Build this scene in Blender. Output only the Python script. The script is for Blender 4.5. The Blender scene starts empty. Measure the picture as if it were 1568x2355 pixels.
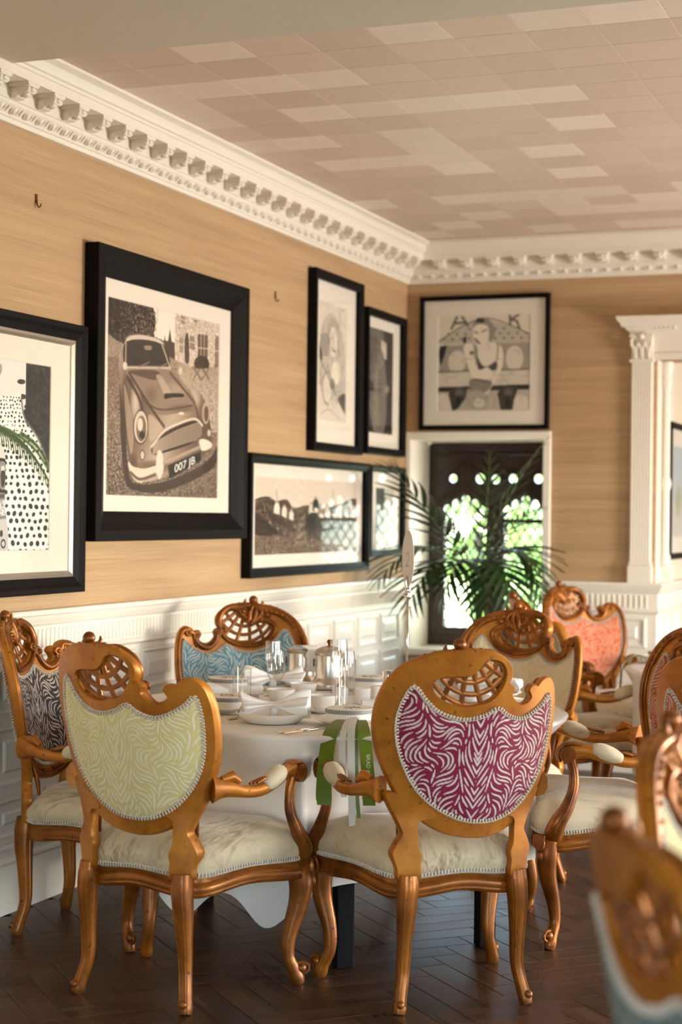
import bpy, bmesh, math, random
import numpy as np
from mathutils import Vector, Matrix, geometry as MG

R = math.radians
PI = math.pi
scene = bpy.context.scene
COL = scene.collection
random.seed(7)
rng = np.random.default_rng(7)

# ------------------------------------------------------------------ camera
def make_camera():
    yaw, pitch, roll = R(21.29), R(0.13), R(0.69)
    fw = Vector((-math.sin(yaw), math.cos(yaw), 0)); rt = Vector((math.cos(yaw), math.sin(yaw), 0)); up = Vector((0, 0, 1))
    f2 = fw * math.cos(pitch) + up * math.sin(pitch)
    u2 = up * math.cos(pitch) - fw * math.sin(pitch)
    r = rt * math.cos(roll) + u2 * math.sin(roll)
    u = u2 * math.cos(roll) - rt * math.sin(roll)
    cd = bpy.data.cameras.new('camera'); co = bpy.data.objects.new('camera', cd); COL.objects.link(co)
    M = Matrix(((r.x, u.x, -f2.x, 3.238), (r.y, u.y, -f2.y, 0.0), (r.z, u.z, -f2.z, 1.40), (0, 0, 0, 1)))
    co.matrix_world = M
    cd.sensor_fit = 'VERTICAL'; cd.sensor_height = 36.0; cd.sensor_width = 24.0
    cd.lens = 36.0 * 3900 / 2355
    cd.clip_start = 0.05; cd.clip_end = 200
    cd.dof.use_dof = True; cd.dof.focus_distance = 5.35; cd.dof.aperture_fstop = 2.5
    scene.camera = co
make_camera()

# ------------------------------------------------------------------ sky, sun, window and fill light, exposure
def make_world():
    w = bpy.data.worlds.new('sky'); scene.world = w; w.use_nodes = True
    nt = w.node_tree; bg = nt.nodes['Background']
    sk = nt.nodes.new('ShaderNodeTexSky'); sk.sky_type = 'NISHITA'
    sk.sun_disc = False; sk.sun_elevation = R(48); sk.sun_rotation = R(70); sk.air_density = 1.0
    nt.links.new(sk.outputs[0], bg.inputs[0]); bg.inputs[1].default_value = 2.6
make_world()
def sun(elev, azim, strength, col):
    d = bpy.data.lights.new('sun', 'SUN'); d.energy = strength; d.color = col; d.angle = R(1)
    o = bpy.data.objects.new('sun', d); COL.objects.link(o)
    v = Vector((math.cos(R(elev)) * math.cos(R(azim)), math.cos(R(elev)) * math.sin(R(azim)), math.sin(R(elev))))
    o.rotation_euler = (-v).to_track_quat('-Z', 'Y').to_euler(); o.location = v * 30
sun(55, 112, 40.0, (1.0, .95, .86))
def area(name, loc, target, sx, sy, power, col, spread=180):
    d = bpy.data.lights.new(name, 'AREA'); d.shape = 'RECTANGLE'; d.size = sx; d.size_y = sy; d.energy = power; d.color = col
    d.spread = R(spread)
    o = bpy.data.objects.new(name, d); COL.objects.link(o); o.location = loc
    o.rotation_euler = (Vector(target) - Vector(loc)).to_track_quat('-Z', 'Y').to_euler()
RX = 6.2      # right wall
RY = -2.6     # wall behind the camera
WARM = (1.0, .92, .83)
# daylight at right-wall and leaded windows; added lamps behind camera and in the bay
area('window_light', (RX - .05, 1.2, 1.2), (0, 1.2, 1.3), 1.5, 1.6, 6, WARM)  # weak fill from an assumed window out of view
area('window_light', (RX - .05, 4.4, 1.2), (0, 4.4, 1.3), 1.5, 1.6, 14, WARM)
area('window_light', (RX - .05, 7.6, 1.0), (0, 6.0, 1.4), 1.4, 1.1, 280, WARM)
area('window_light', (3.2, RY + .05, 1.6), (3.2, 5, 1.6), 2.2, 1.6, 10, WARM)  # added fill lamp behind the camera, brightens the chair backs
area('bay_added_light', (RX - .05, 11.2, 1.4), (2.0, 10.6, 1.0), 1.5, 1.6, 50, (.95, .96, 1.0))  # added lamp to brighten the bay; no window is built there
area('leaded_window_light', (.43, 9.88, 1.25), (1.2, 5, .7), .8, 1.15, 16, (.82, .90, 1.0))
vs = scene.view_settings
vs.view_transform = 'Standard'; vs.look = 'None'; vs.gamma = 1.0; vs.use_curve_mapping = False
vs.exposure = 0.06
scene.cycles.max_bounces = 6; scene.cycles.diffuse_bounces = 4; scene.cycles.glossy_bounces = 3; scene.cycles.transparent_max_bounces = 12
scene.cycles.use_adaptive_sampling = True; scene.cycles.adaptive_threshold = .07; scene.cycles.adaptive_min_samples = 16
scene.cycles.use_denoising = True

# ------------------------------------------------------------------ materials
def lin(c):
    return tuple(((x / 12.92) if x <= .04045 else ((x + .055) / 1.055) ** 2.4) for x in c)
def hexc(r, g, b):
    return lin((r / 255, g / 255, b / 255)) + (1,)
class NT:
    def __init__(s, name):
        s.m = bpy.data.materials.new(name); s.m.use_nodes = True; s.t = s.m.node_tree
        s.b = s.t.nodes['Principled BSDF']; s.out = s.t.nodes['Material Output']
    def n(s, typ, ins=None, **props):
        nd = s.t.nodes.new(typ)
        for k, v in props.items(): setattr(nd, k, v)
        for k, v in (ins or {}).items(): s.set(nd.inputs[k], v)
        return nd
    def set(s, sock, v):
        if hasattr(v, 'is_output'): s.t.links.new(v, sock)
        elif hasattr(v, 'outputs'): s.t.links.new(v.outputs[0], sock)
        else: sock.default_value = v
    def p(s, **k):
        for a, v in k.items(): s.set(s.b.inputs[a.replace('_', ' ')], v)
        return s
    def math(s, op, a, b=None, clamp=False):
        nd = s.n('ShaderNodeMath', operation=op, use_clamp=clamp); s.set(nd.inputs[0], a)
        if b is not None: s.set(nd.inputs[1], b)
        return nd.outputs[0]
    def mix(s, f, a, b):
        nd = s.n('ShaderNodeMix', data_type='RGBA'); s.set(nd.inputs['Factor'], f); s.set(nd.inputs[6], a); s.set(nd.inputs[7], b)
        return nd.outputs[2]
    def ramp(s, f, stops):
        nd = s.n('ShaderNodeValToRGB'); s.set(nd.inputs[0], f); el = nd.color_ramp.elements
        while len(el) < len(stops): el.new(.5)
        for e, (p, c) in zip(el, stops): e.position = p; e.color = c if len(c) == 4 else tuple(c) + (1,)
        return nd.outputs[0]
    def obj(s, scale=(1, 1, 1), loc=(0, 0, 0), rot=(0, 0, 0)):
        tc = s.n('ShaderNodeTexCoord'); mp = s.n('ShaderNodeMapping'); s.t.links.new(tc.outputs['Object'], mp.inputs[0])
        mp.inputs['Scale'].default_value = scale; mp.inputs['Location'].default_value = loc; mp.inputs['Rotation'].default_value = rot
        return mp.outputs[0]
    def noise(s, vec, scale=5, detail=2, rough=.5, dist=0):
        nd = s.n('ShaderNodeTexNoise', {'Scale': scale, 'Detail': detail, 'Roughness': rough, 'Distortion': dist}); s.set(nd.inputs['Vector'], vec)
        return nd.outputs[0]
    def bump(s, h, strength=.2, dist=.01):
        nd = s.n('ShaderNodeBump', {'Strength': strength, 'Distance': dist}); s.set(nd.inputs['Height'], h)
        s.set(s.b.inputs['Normal'], nd.outputs[0])
def simple(name, col, rough=.5, metal=0.0, vary=0.0, vscale=6, **k):
    m = NT(name)
    if vary:
        f = m.noise(m.obj(), vscale, 3)
        c2 = tuple(x * (1 - vary) for x in col[:3]) + (1,); c1 = tuple(min(1, x * (1 + vary * .6)) for x in col[:3]) + (1,)
        m.p(Base_Color=m.mix(f, c2, c1))
    else: m.p(Base_Color=col)
    m.p(Roughness=rough, Metallic=metal, **k)
    return m.m
M = {}
def gold(name, dark, light, red, rough, metal):
    m = NT(name); v = m.obj()
    f = m.noise(v, 9, 4, .6); g = m.noise(v, 45, 3, .7)
    c = m.mix(m.ramp(f, [(.3, (0, 0, 0)), (.7, (1, 1, 1))]), dark, light)
    c = m.mix(m.ramp(g, [(.62, (0, 0, 0)), (.72, (1, 1, 1))]), c, red)
    m.p(Base_Color=c, Metallic=metal, Roughness=m.ramp(f, [(.2, (rough + .1,) * 3), (.8, (rough - .06,) * 3)]))
    m.bump(g, .06, .002)
    return m.m
M['gold_flat'] = gold('gold_leaf', hexc(152, 86, 16), hexc(196, 126, 36), hexc(96, 42, 8), .38, .4)
M['gold_carved'] = gold('gold_antiqued', hexc(92, 46, 12), hexc(172, 102, 32), hexc(46, 20, 6), .32, .5)
M['gold_leg'] = gold('gold_leg', hexc(112, 60, 14), hexc(172, 100, 28), hexc(64, 30, 8), .34, .45)
def velvet():
    m = NT('beige_crushed_velvet'); v = m.obj((60, 9, 20)); 
    f = m.noise(v, 1.0, 3, .6, 1.2); g = m.noise(m.obj(), 5, 3)
    m.p(Base_Color=m.mix(m.math('MULTIPLY', m.ramp(f, [(.4, (0, 0, 0)), (.7, (1, 1, 1))]), m.ramp(g, [(.4, (0, 0, 0)), (.65, (1, 1, 1))])), hexc(202, 184, 150), hexc(122, 98, 64)),
        Roughness=.75, Sheen_Weight=.4, Sheen_Roughness=.4)
    m.bump(f, .25, .004)
    return m.m
M['velvet'] = velvet()
def fabric(name, col, white):
    """velvet-on-linen flame pattern: the woven figure is stored on the panel mesh, the cloth itself is made here"""
    m = NT(name); at = m.n('ShaderNodeAttribute', attribute_name='Figure'); k = m.ramp(at.outputs['Fac'], [(.32, (1, 1, 1)), (.62, (0, 0, 0))])
    fine = m.noise(m.obj((1, 1, 1)), 260, 2); cloud = m.noise(m.obj((1, 1, 1)), 9, 2)
    c = m.mix(k, white, m.mix(cloud, tuple(x * .82 for x in col[:3]) + (1,), tuple(min(1, x * 1.12) for x in col[:3]) + (1,)))
    c = m.mix(m.math('MULTIPLY', fine, .25), c, tuple(x * .6 for x in col[:3]) + (1,))
    m.p(Base_Color=c, Roughness=.8, Sheen_Weight=.05)
    m.bump(k, .45, .003)
    return m.m
M['braid'] = simple('braid_cord', hexc(212, 200, 182), .7, vary=.15, vscale=80)
def paint(name, col, rough=.42):
    m = NT(name); f = m.noise(m.obj(), 14, 4, .6)
    m.p(Base_Color=m.mix(f, tuple(x * .94 for x in col[:3]) + (1,), col), Roughness=rough)
    m.bump(m.noise(m.obj(), 40, 3), .04, .003)
    return m.m
M['paint'] = paint('cream_gloss_paint', hexc(240, 232, 218), .38)
M['plaster'] = paint('ceiling_plaster', hexc(206, 196, 182), .7)
def grass():
    m = NT('grasscloth'); 
    a = m.noise(m.obj((2, 2, 260)), 1.0, 3, .6); b = m.noise(m.obj((.7, .7, 18)), 1.0, 2, .5); c = m.noise(m.obj((6, 6, 500)), 1.0, 2)
    f = m.math('ADD', m.math('MULTIPLY', a, .6), m.math('MULTIPLY', b, .4))
    col = m.ramp(f, [(.3, hexc(158, 127, 92)), (.5, hexc(181, 148, 109)), (.72, hexc(198, 167, 128))])
    m.p(Base_Color=col, Roughness=.7)
    m.bump(m.math('ADD', a, c), .25, .003)
    return m.m
M['grasscloth'] = grass()
def ceilpaper():
    m = NT('ceiling_leaf_paper'); oi = m.n('ShaderNodeObjectInfo'); f = m.noise(m.obj((2, 9, 1)), 2.0, 3)
    c = m.mix(m.math('MULTIPLY', f, .25), oi.outputs['Color'], hexc(196, 174, 156))
    m.p(Base_Color=c, Roughness=.55, Metallic=.1)
    return m.m
M['ceilpaper'] = ceilpaper()
def oak():
    m = NT('dark_oak_plank'); oi = m.n('ShaderNodeObjectInfo'); r = oi.outputs['Random']
    tc = m.n('ShaderNodeTexCoord'); mp = m.n('ShaderNodeMapping'); m.t.links.new(tc.outputs['Object'], mp.inputs[0]); mp.inputs['Scale'].default_value = (3, 40, 1)
    cb = m.n('ShaderNodeCombineXYZ'); m.set(cb.inputs[0], m.math('MULTIPLY', r, 37)); m.set(cb.inputs[1], m.math('MULTIPLY', r, 11))
    ad = m.n('ShaderNodeVectorMath', operation='ADD'); m.set(ad.inputs[0], mp.outputs[0]); m.set(ad.inputs[1], cb.outputs[0])
    g = m.noise(ad.outputs[0], 1.0, 4, .6, .8)
    base = m.mix(r, hexc(36, 20, 10), hexc(66, 39, 19))
    c = m.mix(m.ramp(g, [(.35, (0, 0, 0)), (.7, (1, 1, 1))]), base, hexc(92, 59, 34))
    m.p(Base_Color=c, Roughness=m.ramp(g, [(.3, (.36,) * 3), (.8, (.5,) * 3)]))
    m.bump(g, .12, .002)
    return m.m
M['oak'] = oak()
M['unseen_wall'] = simple('dark_unseen_wall', hexc(74, 50, 32), .5, vary=.2)  # unseen walls made dark to cut the light they bounce back
M['joint'] = simple('floor_joint', hexc(26, 16, 10), .8)
M['black_frame'] = simple('black_stained_frame', hexc(12, 8, 6), .55, vary=.2, vscale=20, Specular_IOR_Level=.12)
M['silver_slip'] = simple('silver_slip', hexc(200, 192, 180), .3, .8)
M['matboard'] = simple('mat_board', hexc(228, 219, 208), .85)
def printmat():
    m = NT('printed_paper'); a = m.n('ShaderNodeVertexColor', layer_name='Col'); m.p(Base_Color=a.outputs[0], Roughness=.6); return m.m
M['print'] = printmat()
def thinglass(name, tint=(1, 1, 1, 1), f0=.045, edge=None, gain=1.0):
    m = NT(name); t = m.t
    tr = m.n('ShaderNodeBsdfTransparent', {'Color': tint}); gl = m.n('ShaderNodeBsdfGlossy', {'Color': (1, 1, 1, 1), 'Roughness': .01})
    lw = m.n('ShaderNodeLayerWeight', {'Blend': .5}); fc = lw.outputs['Facing']
    if edge: m.set(tr.inputs[0], m.ramp(fc, [(.62, tint), (1.0, edge)]))
    sch = m.math('MULTIPLY_ADD', m.math('POWER', fc, 5.0), 1 - f0, True); sch.node.inputs[2].default_value = f0
    mx = m.n('ShaderNodeMixShader'); m.set(mx.inputs[0], m.math('MULTIPLY', sch, gain)); t.links.new(tr.outputs[0], mx.inputs[1]); t.links.new(gl.outputs[0], mx.inputs[2])
    t.links.new(mx.outputs[0], m.out.inputs[0]); return m.m
M['pane'] = thinglass('picture_glass', (.99, .99, .985, 1), .01, None, .4)
M['window_pane'] = thinglass('leaded_glass', (.94, .98, .94, 1))
M['crystal'] = thinglass('drinking_glass', (.99, .99, .985, 1), .07, (.45, .45, .44, 1))
M['dark_wood'] = simple('dark_carved_oak', hexc(44, 24, 16), .26, vary=.3, vscale=12)
M['lead'] = simple('lead_came', hexc(60, 60, 58), .5, .6)
M['steel'] = simple('brushed_steel', hexc(214, 204, 192), .28, .95)
M['silver'] = simple('polished_silver', hexc(224, 216, 206), .14, 1.0)
M['porcelain'] = simple('white_porcelain', hexc(244, 238, 228), .18)
M['linen'] = simple('white_table_linen', hexc(236, 228, 218), .85, vary=.05, vscale=4)
M['napkin'] = simple('white_napkin', hexc(246, 242, 236), .85)
M['ribbon_green'] = simple('green_satin', hexc(90, 112, 12), .32)
M['ribbon_white'] = simple('white_satin', hexc(214, 212, 200), .35)
M['box_card'] = simple('cream_card', hexc(238, 230, 216), .6)
def ribbed(name='ribbed_band'):
    m = NT(name); tc = m.n('ShaderNodeTexCoord'); sx = m.n('ShaderNodeSeparateXYZ'); m.t.links.new(tc.outputs['Object'], sx.inputs[0])
    an = m.math('ARCTAN2', sx.outputs[1], sx.outputs[0]); s = m.math('SINE', m.math('MULTIPLY', an, 190.0))
    m.p(Base_Color=m.mix(m.ramp(s, [(.35, (0, 0, 0)), (.55, (1, 1, 1))]), hexc(24, 26, 40), hexc(226, 222, 214)), Roughness=.6); return m.m
M['ribbed'] = ribbed()
M['ink'] = simple('black_ink', hexc(24, 22, 22), .7)
M['grey_ink'] = simple('grey_ink', hexc(150, 140, 132), .7)
M['white_ink'] = simple('white_ink', hexc(240, 240, 232), .6)
M['bone'] = simple('pearl_handle', hexc(226, 200, 160), .25)
M['brass'] = simple('dark_brass', hexc(120, 80, 40), .35, .9)
M['palm'] = simple('palm_leaf', hexc(34, 64, 24), .38, vary=.5, vscale=5, Specular_IOR_Level=.6)
M['palm_stem'] = simple('palm_stalk', hexc(96, 116, 56), .5, vary=.2)
M['pot'] = simple('dark_glazed_pot', hexc(40, 34, 32), .3)
M['soil'] = simple('potting_soil', hexc(40, 28, 20), .95)
M['black_leg'] = simple('black_painted_steel', hexc(10, 9, 9), .6, Specular_IOR_Level=.2)
M['lawn'] = simple('lawn', hexc(176, 186, 120), .9, vary=.25, vscale=3)
M['shrub'] = simple('shrub_leaves', hexc(150, 176, 100), .8, vary=.4, vscale=4)
M['pepper'] = simple('peppercorns', hexc(70, 60, 54), .8, vary=.6, vscale=300)

# ------------------------------------------------------------------ geometry helpers
def mesh(name, V, F, smooth=False, sharp=None):
    me = bpy.data.meshes.new(name); me.from_pydata([tuple(v) for v in V], [], F); me.validate(); me.update()
    if smooth:
        me.polygons.foreach_set('use_smooth', [True] * len(me.polygons))
        if sharp: me.set_sharp_from_angle(angle=R(sharp))
    return me
def fix(me):
    bm = bmesh.new(); bm.from_mesh(me); bmesh.ops.recalc_face_normals(bm, faces=bm.faces); bm.to_mesh(me); bm.free(); return me
def obj(name, me, mat=None, parent=None, loc=(0, 0, 0), rot=(0, 0, 0), **props):
    o = bpy.data.objects.new(name, me); COL.objects.link(o); o.location = loc; o.rotation_euler = rot
    if parent: o.parent = parent
    if mat is not None:
        mt = M[mat] if isinstance(mat, str) else mat
        if len(me.materials) == 0: me.materials.append(mt)
        elif me.materials[0] != mt:
            o.material_slots[0].link = 'OBJECT'; o.material_slots[0].material = mt
    for k, v in props.items(): o[k] = v
    return o
def empty(name, loc, rotz=0, **props):
    o = bpy.data.objects.new(name, None); COL.objects.link(o); o.location = loc; o.rotation_euler = (0, 0, rotz); o.empty_display_size = .1
    for k, v in props.items(): o[k] = v
    return o
def thing(name, label, cat, loc=(0, 0, 0), rotz=0, group=None):
    o = empty(name, loc, rotz, label=label, category=cat)
    if group: o['group'] = group
    return o
def box(x0, x1, y0, y1, z0, z1):
    V = [(x0, y0, z0), (x1, y0, z0), (x1, y1, z0), (x0, y1, z0), (x0, y0, z1), (x1, y0, z1), (x1, y1, z1), (x0, y1, z1)]
    return V, [(0, 3, 2, 1), (4, 5, 6, 7), (0, 1, 5, 4), (1, 2, 6, 5), (2, 3, 7, 6), (3, 0, 4, 7)]
def join(*parts):
    V, F = [], []
    for v, f in parts:
        n = len(V); V += [tuple(q) for q in v]; F += [tuple(i + n for i in q) for q in f]
    return V, F
def boxes(lst): return join(*[box(*b) for b in lst])
def bevelled(V, F, w=.004, seg=2):
    me = mesh('t', V, F); bm = bmesh.new(); bm.from_mesh(me)
    bmesh.ops.bevel(bm, geom=bm.edges[:], offset=w, segments=seg, affect='EDGES', profile=.5, clamp_overlap=True)
    bm.to_mesh(me); bm.free(); return me
def tube(path, rad, ns=8, closed=False, cap=True, up=None, sq=2.0):
    """path: list of 3D points; rad: scalar, list, or list of (ra, rb); sq: superellipse power"""
    P = [Vector(p) for p in path]; n = len(P)
    T = []
    for i in range(n):
        if closed: d = P[(i + 1) % n] - P[i - 1]
        else: d = P[min(i + 1, n - 1)] - P[max(i - 1, 0)]
        if d.length < 1e-9: d = Vector((0, 0, 1))
        T.append(d.normalized())
    a = Vector(up) if up else (Vector((0, 0, 1)) if abs(T[0].z) < .9 else Vector((1, 0, 0)))
    V, F = [], []
    N = (a - T[0] * a.dot(T[0])).normalized()
    for i in range(n):
        if up: N = (a - T[i] * a.dot(T[i]))
        else: N = N - T[i] * N.dot(T[i])
        N = N.normalized() if N.length > 1e-6 else T[i].orthogonal().normalized()
        B = T[i].cross(N)
        r = rad[i] if isinstance(rad, (list, tuple)) else rad
        ra, rb = r if isinstance(r, (list, tuple)) else (r, r)
        for k in range(ns):
            an = 2 * PI * k / ns; c, s = math.cos(an), math.sin(an)
            if sq != 2.0:
                c = math.copysign(abs(c) ** (2 / sq), c); s = math.copysign(abs(s) ** (2 / sq), s)
            V.append(P[i] + N * (ra * c) + B * (rb * s))
    m = n if closed else n - 1
    for i in range(m):
        for k in range(ns):
            a0 = i * ns + k; a1 = i * ns + (k + 1) % ns; b0 = ((i + 1) % n) * ns + k; b1 = ((i + 1) % n) * ns + (k + 1) % ns
            F.append((a0, a1, b1, b0))
    if cap and not closed:
        F.append(tuple(range(ns - 1, -1, -1))); F.append(tuple((n - 1) * ns + k for k in range(ns)))
    return V, F
def lathe(prof, ns=32, cx=0, cy=0, z0=0):
    """prof: [(r,z)...]"""
    V, F = [], []
    for r, z in prof:
        for k in range(ns):
            a = 2 * PI * k / ns; V.append((cx + r * math.cos(a), cy + r * math.sin(a), z0 + z))
    for i in range(len(prof) - 1):
        for k in range(ns):
            a0 = i * ns + k; a1 = i * ns + (k + 1) % ns
            F.append((a0, a1, a1 + ns, a0 + ns))
    F.append(tuple(range(ns - 1, -1, -1))); n = (len(prof) - 1) * ns; F.append(tuple(n + k for k in range(ns)))
    return V, F
def ball(c, r, seg=10, rings=7, sc=(1, 1, 1)):
    V, F = [], []
    for i in range(rings + 1):
        t = PI * i / rings
        for k in range(seg):
            a = 2 * PI * k / seg
            V.append((c[0] + r * sc[0] * math.sin(t) * math.cos(a), c[1] + r * sc[1] * math.sin(t) * math.sin(a), c[2] + r * sc[2] * math.cos(t)))
    for i in range(rings):
        for k in range(seg):
            F.append((i * seg + k, (i + 1) * seg + k, (i + 1) * seg + (k + 1) % seg, i * seg + (k + 1) % seg))
    return V, F
def spline(pts, n=8, closed=False):
    """Catmull-Rom through points of any dimension"""
    P = [np.array(p, float) for p in pts]; out = []; m = len(P)
    for i in range(m if closed else m - 1):
        if closed: p0, p1, p2, p3 = P[i - 1], P[i], P[(i + 1) % m], P[(i + 2) % m]
        else: p0, p1, p2, p3 = P[max(i - 1, 0)], P[i], P[i + 1], P[min(i + 2, m - 1)]
        for k in range(n):
            t = k / n
            out.append(.5 * ((2 * p1) + (-p0 + p2) * t + (2 * p0 - 5 * p1 + 4 * p2 - p3) * t * t + (-p0 + 3 * p1 - 3 * p2 + p3) * t ** 3))
    if not closed: out.append(P[-1])
    return out
def resample(pts, step, closed=True):
    P = np.array(pts, float)
    if closed: P = np.vstack([P, P[:1]])
    d = np.r_[0, np.cumsum(np.linalg.norm(np.diff(P, axis=0), axis=1))]
    n = max(3, int(round(d[-1] / step))); s = np.linspace(0, d[-1], n + 1)
    if closed: s = s[:-1]
    return np.stack([np.interp(s, d, P[:, k]) for k in range(P.shape[1])], 1)
def inside(P, poly):
    """even-odd test; P (n,2)"""
    P = np.atleast_2d(P); poly = np.asarray(poly); x, y = P[:, 0], P[:, 1]; c = np.zeros(len(P), bool)
    a = poly; b = np.roll(poly, -1, 0)
    for (x1, y1), (x2, y2) in zip(a, b):
        if y1 == y2: continue
        k = ((y1 > y) != (y2 > y)) & (x < (x2 - x1) * (y - y1) / (y2 - y1) + x1); c ^= k
    return c
def polydist(P, poly):
    P = np.atleast_2d(P); poly = np.asarray(poly); d = np.full(len(P), 1e9)
    for a, b in zip(poly, np.roll(poly, -1, 0)):
        ab = b - a; t = np.clip(((P - a) @ ab) / max(ab @ ab, 1e-12), 0, 1); q = a + t[:, None] * ab
        d = np.minimum(d, np.linalg.norm(P - q, axis=1))
    return d
def offset(poly, d):
    """offset a closed, smooth polygon along its outward normals (ccw or cw handled)"""
    P = np.asarray(poly); t = np.roll(P, -1, 0) - np.roll(P, 1, 0); n = np.stack([t[:, 1], -t[:, 0]], 1); n /= np.maximum(np.linalg.norm(n, axis=1), 1e-9)[:, None]
    area2 = np.sum(P[:, 0] * np.roll(P[:, 1], -1) - np.roll(P[:, 0], -1) * P[:, 1])
    return P + n * (d if area2 > 0 else -d)
def fill2d(outer, holes=(), grid=.02):
    loops = [np.asarray(outer)] + [np.asarray(h) for h in holes]
    pts, edges = [], []
    for L in loops:
        n0 = len(pts); pts += [tuple(p) for p in L]; edges += [(n0 + i, n0 + (i + 1) % len(L)) for i in range(len(L))]
    nb = len(pts)
    lo = np.min(loops[0], 0); hi = np.max(loops[0], 0)
    g = np.array([(x, y) for x in np.arange(lo[0], hi[0], grid) for y in np.arange(lo[1], hi[1], grid)])
    ok = inside(g, loops[0])
    for h in loops[1:]: ok &= ~inside(g, h)
    g = g[ok]; dd = np.full(len(g), 1e9)
    for L in loops: dd = np.minimum(dd, polydist(g, L))
    g = g[dd > grid * .45]
    allp = [Vector(p) for p in pts] + [Vector(p) for p in g]
    vo, eo, fo, ov, oe, of = MG.delaunay_2d_cdt(allp, edges, [], 0, 1e-6)
    V = np.array([tuple(v) for v in vo]); F = []
    cen = np.array([V[list(f)].mean(0) for f in fo]); ok = inside(cen, loops[0])
    for h in loops[1:]: ok &= ~inside(cen, h)
    for f, k in zip(fo, ok):
        if k:
            f = tuple(f); a, b, c = V[f[0]], V[f[1]], V[f[2]]
            if (b[0] - a[0]) * (c[1] - a[1]) - (b[1] - a[1]) * (c[0] - a[0]) < 0: f = f[::-1]
            F.append(f)
    return V, F
def plate(outer, holes, t0, t1, round_=.006, grid=.02):
    """flat plate with rounded edges in (u, v, t) space"""
    V2, F2 = fill2d(outer, holes, grid)
    n = len(V2); V = [(p[0], p[1], t1) for p in V2] + [(p[0], p[1], t0) for p in V2]
    F = [f for f in F2] + [tuple(i + n for i in f[::-1]) for f in F2]
    for L in [outer] + list(holes):
        L = np.asarray(L); m = len(L)
        hole = L is not outer and any(L is np.asarray(h) or L is h for h in holes)
        s = -1 if hole else 1
        rings = [(0, t1), (round_ * .8, t1 - (t1 - t0) * .18), (round_, (t0 + t1) / 2), (round_ * .8, t0 + (t1 - t0) * .18), (0, t0)]
        base = len(V)
        for d, t in rings:
            for p in offset(L, d * s): V.append((p[0], p[1], t))
        for i in range(len(rings) - 1):
            for k in range(m):
                a = base + i * m + k; b = base + i * m + (k + 1) % m
                F.append((a, b, b + m, a + m))
    return V, F
def sweep(profile, path, name):
    """profile [(offset_from_wall, z)], path: list of (x, y, nx, ny) corners with the mitre normal"""
    V, F = [], []; m = len(profile)
    for x, y, nx, ny in path:
        for p, z in profile: V.append((x + nx * p, y + ny * p, z))
    for i in range(len(path) - 1):
        for k in range(m - 1):
            a = i * m + k; F.append((a, a + 1, a + 1 + m, a + m))
    return V, F
# ================================================================== THE ROOM
YB = 9.333; ZC = 2.965; WX = 1.46
ST = dict(kind='structure')
# --- floor: herringbone planks on a dark base
floor = obj('floor', mesh('floor', *boxes([(-.15, RX, RY, 12.5, -.12, -.008)])), 'joint', **ST)
def herringbone():
    L, Wd = .37, .0995
    me = bevelled(*box(.0008, L - .0008, .0008, Wd - .0008, -.012, 0), w=.0012, seg=1); me.materials.append(M['oak'])
    cells = []
    n = 70
    # unit pattern in a frame turned by 45 degrees: horizontal planks and vertical planks stepping
    k = int(L / Wd)
    for i in range(-n, n):
        for j in range(-14, 15):
            x = i * Wd + j * L; y = i * Wd - j * L
            cells.append((x, y, 0)); cells.append((x + L if False else x, y, 1))
    ca, sa = math.cos(R(45)), math.sin(R(45)); out = []
    for x, y, t in cells:
        # t 0: plank along +x from (x,y); t 1: plank along +y, its corner at (x, y + Wd)
        if t == 0: p, ang = (x, y), 0
        else: p, ang = (x + Wd, y + Wd), 90
        cx = p[0] + (L / 2 if t == 0 else -Wd / 2); cy = p[1] + (Wd / 2 if t == 0 else L / 2)
        wx, wy = ca * cx - sa * cy + 1.892, sa * cx + ca * cy + 4.812
        px, py = ca * p[0] - sa * p[1] + 1.892, sa * p[0] + ca * p[1] + 4.812
        out.append((wx, wy, px, py, R(45 + ang)))
    return me, out
me_pl, planks = herringbone()
def cam_px(x, y, z=0):
    c = scene.camera.matrix_world.inverted() @ Vector((x, y, z))
    if c.z > -.1: return None
    return 784 + 3900 * c.x / -c.z, 1177.5 - 3900 * c.y / -c.z, -c.z
vis, rest = [], []
for q in planks:
    if not (-.1 < q[0] < RX and RY < q[1] < 12.3): continue
    s = cam_px(q[0], q[1])
    if s and -120 < s[0] < 1700 and s[1] < 2440: vis.append((s[2], q))
    elif q[1] > 1.5 and -.1 < q[0] < 5.2: rest.append(q)
vis.sort(key=lambda t: t[0])
for i, (d, q) in enumerate(vis):
    if i < 300: obj('plank', me_pl, None, floor, (q[2], q[3], 0), (0, 0, q[4]))
    else: rest.append(q)
def joined(me, places, name, parent, mat, kind='stuff'):
    v0 = [v.co.copy() for v in me.vertices]; f0 = [tuple(p.vertices) for p in me.polygons]; V, F = [], []
    for px, py, a in places:
        c, s = math.cos(a), math.sin(a); n = len(V)
        V += [(px + c * v.x - s * v.y, py + s * v.x + c * v.y, v.z) for v in v0]; F += [tuple(i + n for i in f) for f in f0]
    o = obj(name, mesh(name, V, F), mat, parent); o['kind'] = kind; return o
if rest: joined(me_pl, [(q[2], q[3], q[4]) for q in rest], 'planks_beyond', floor, 'oak')

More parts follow.
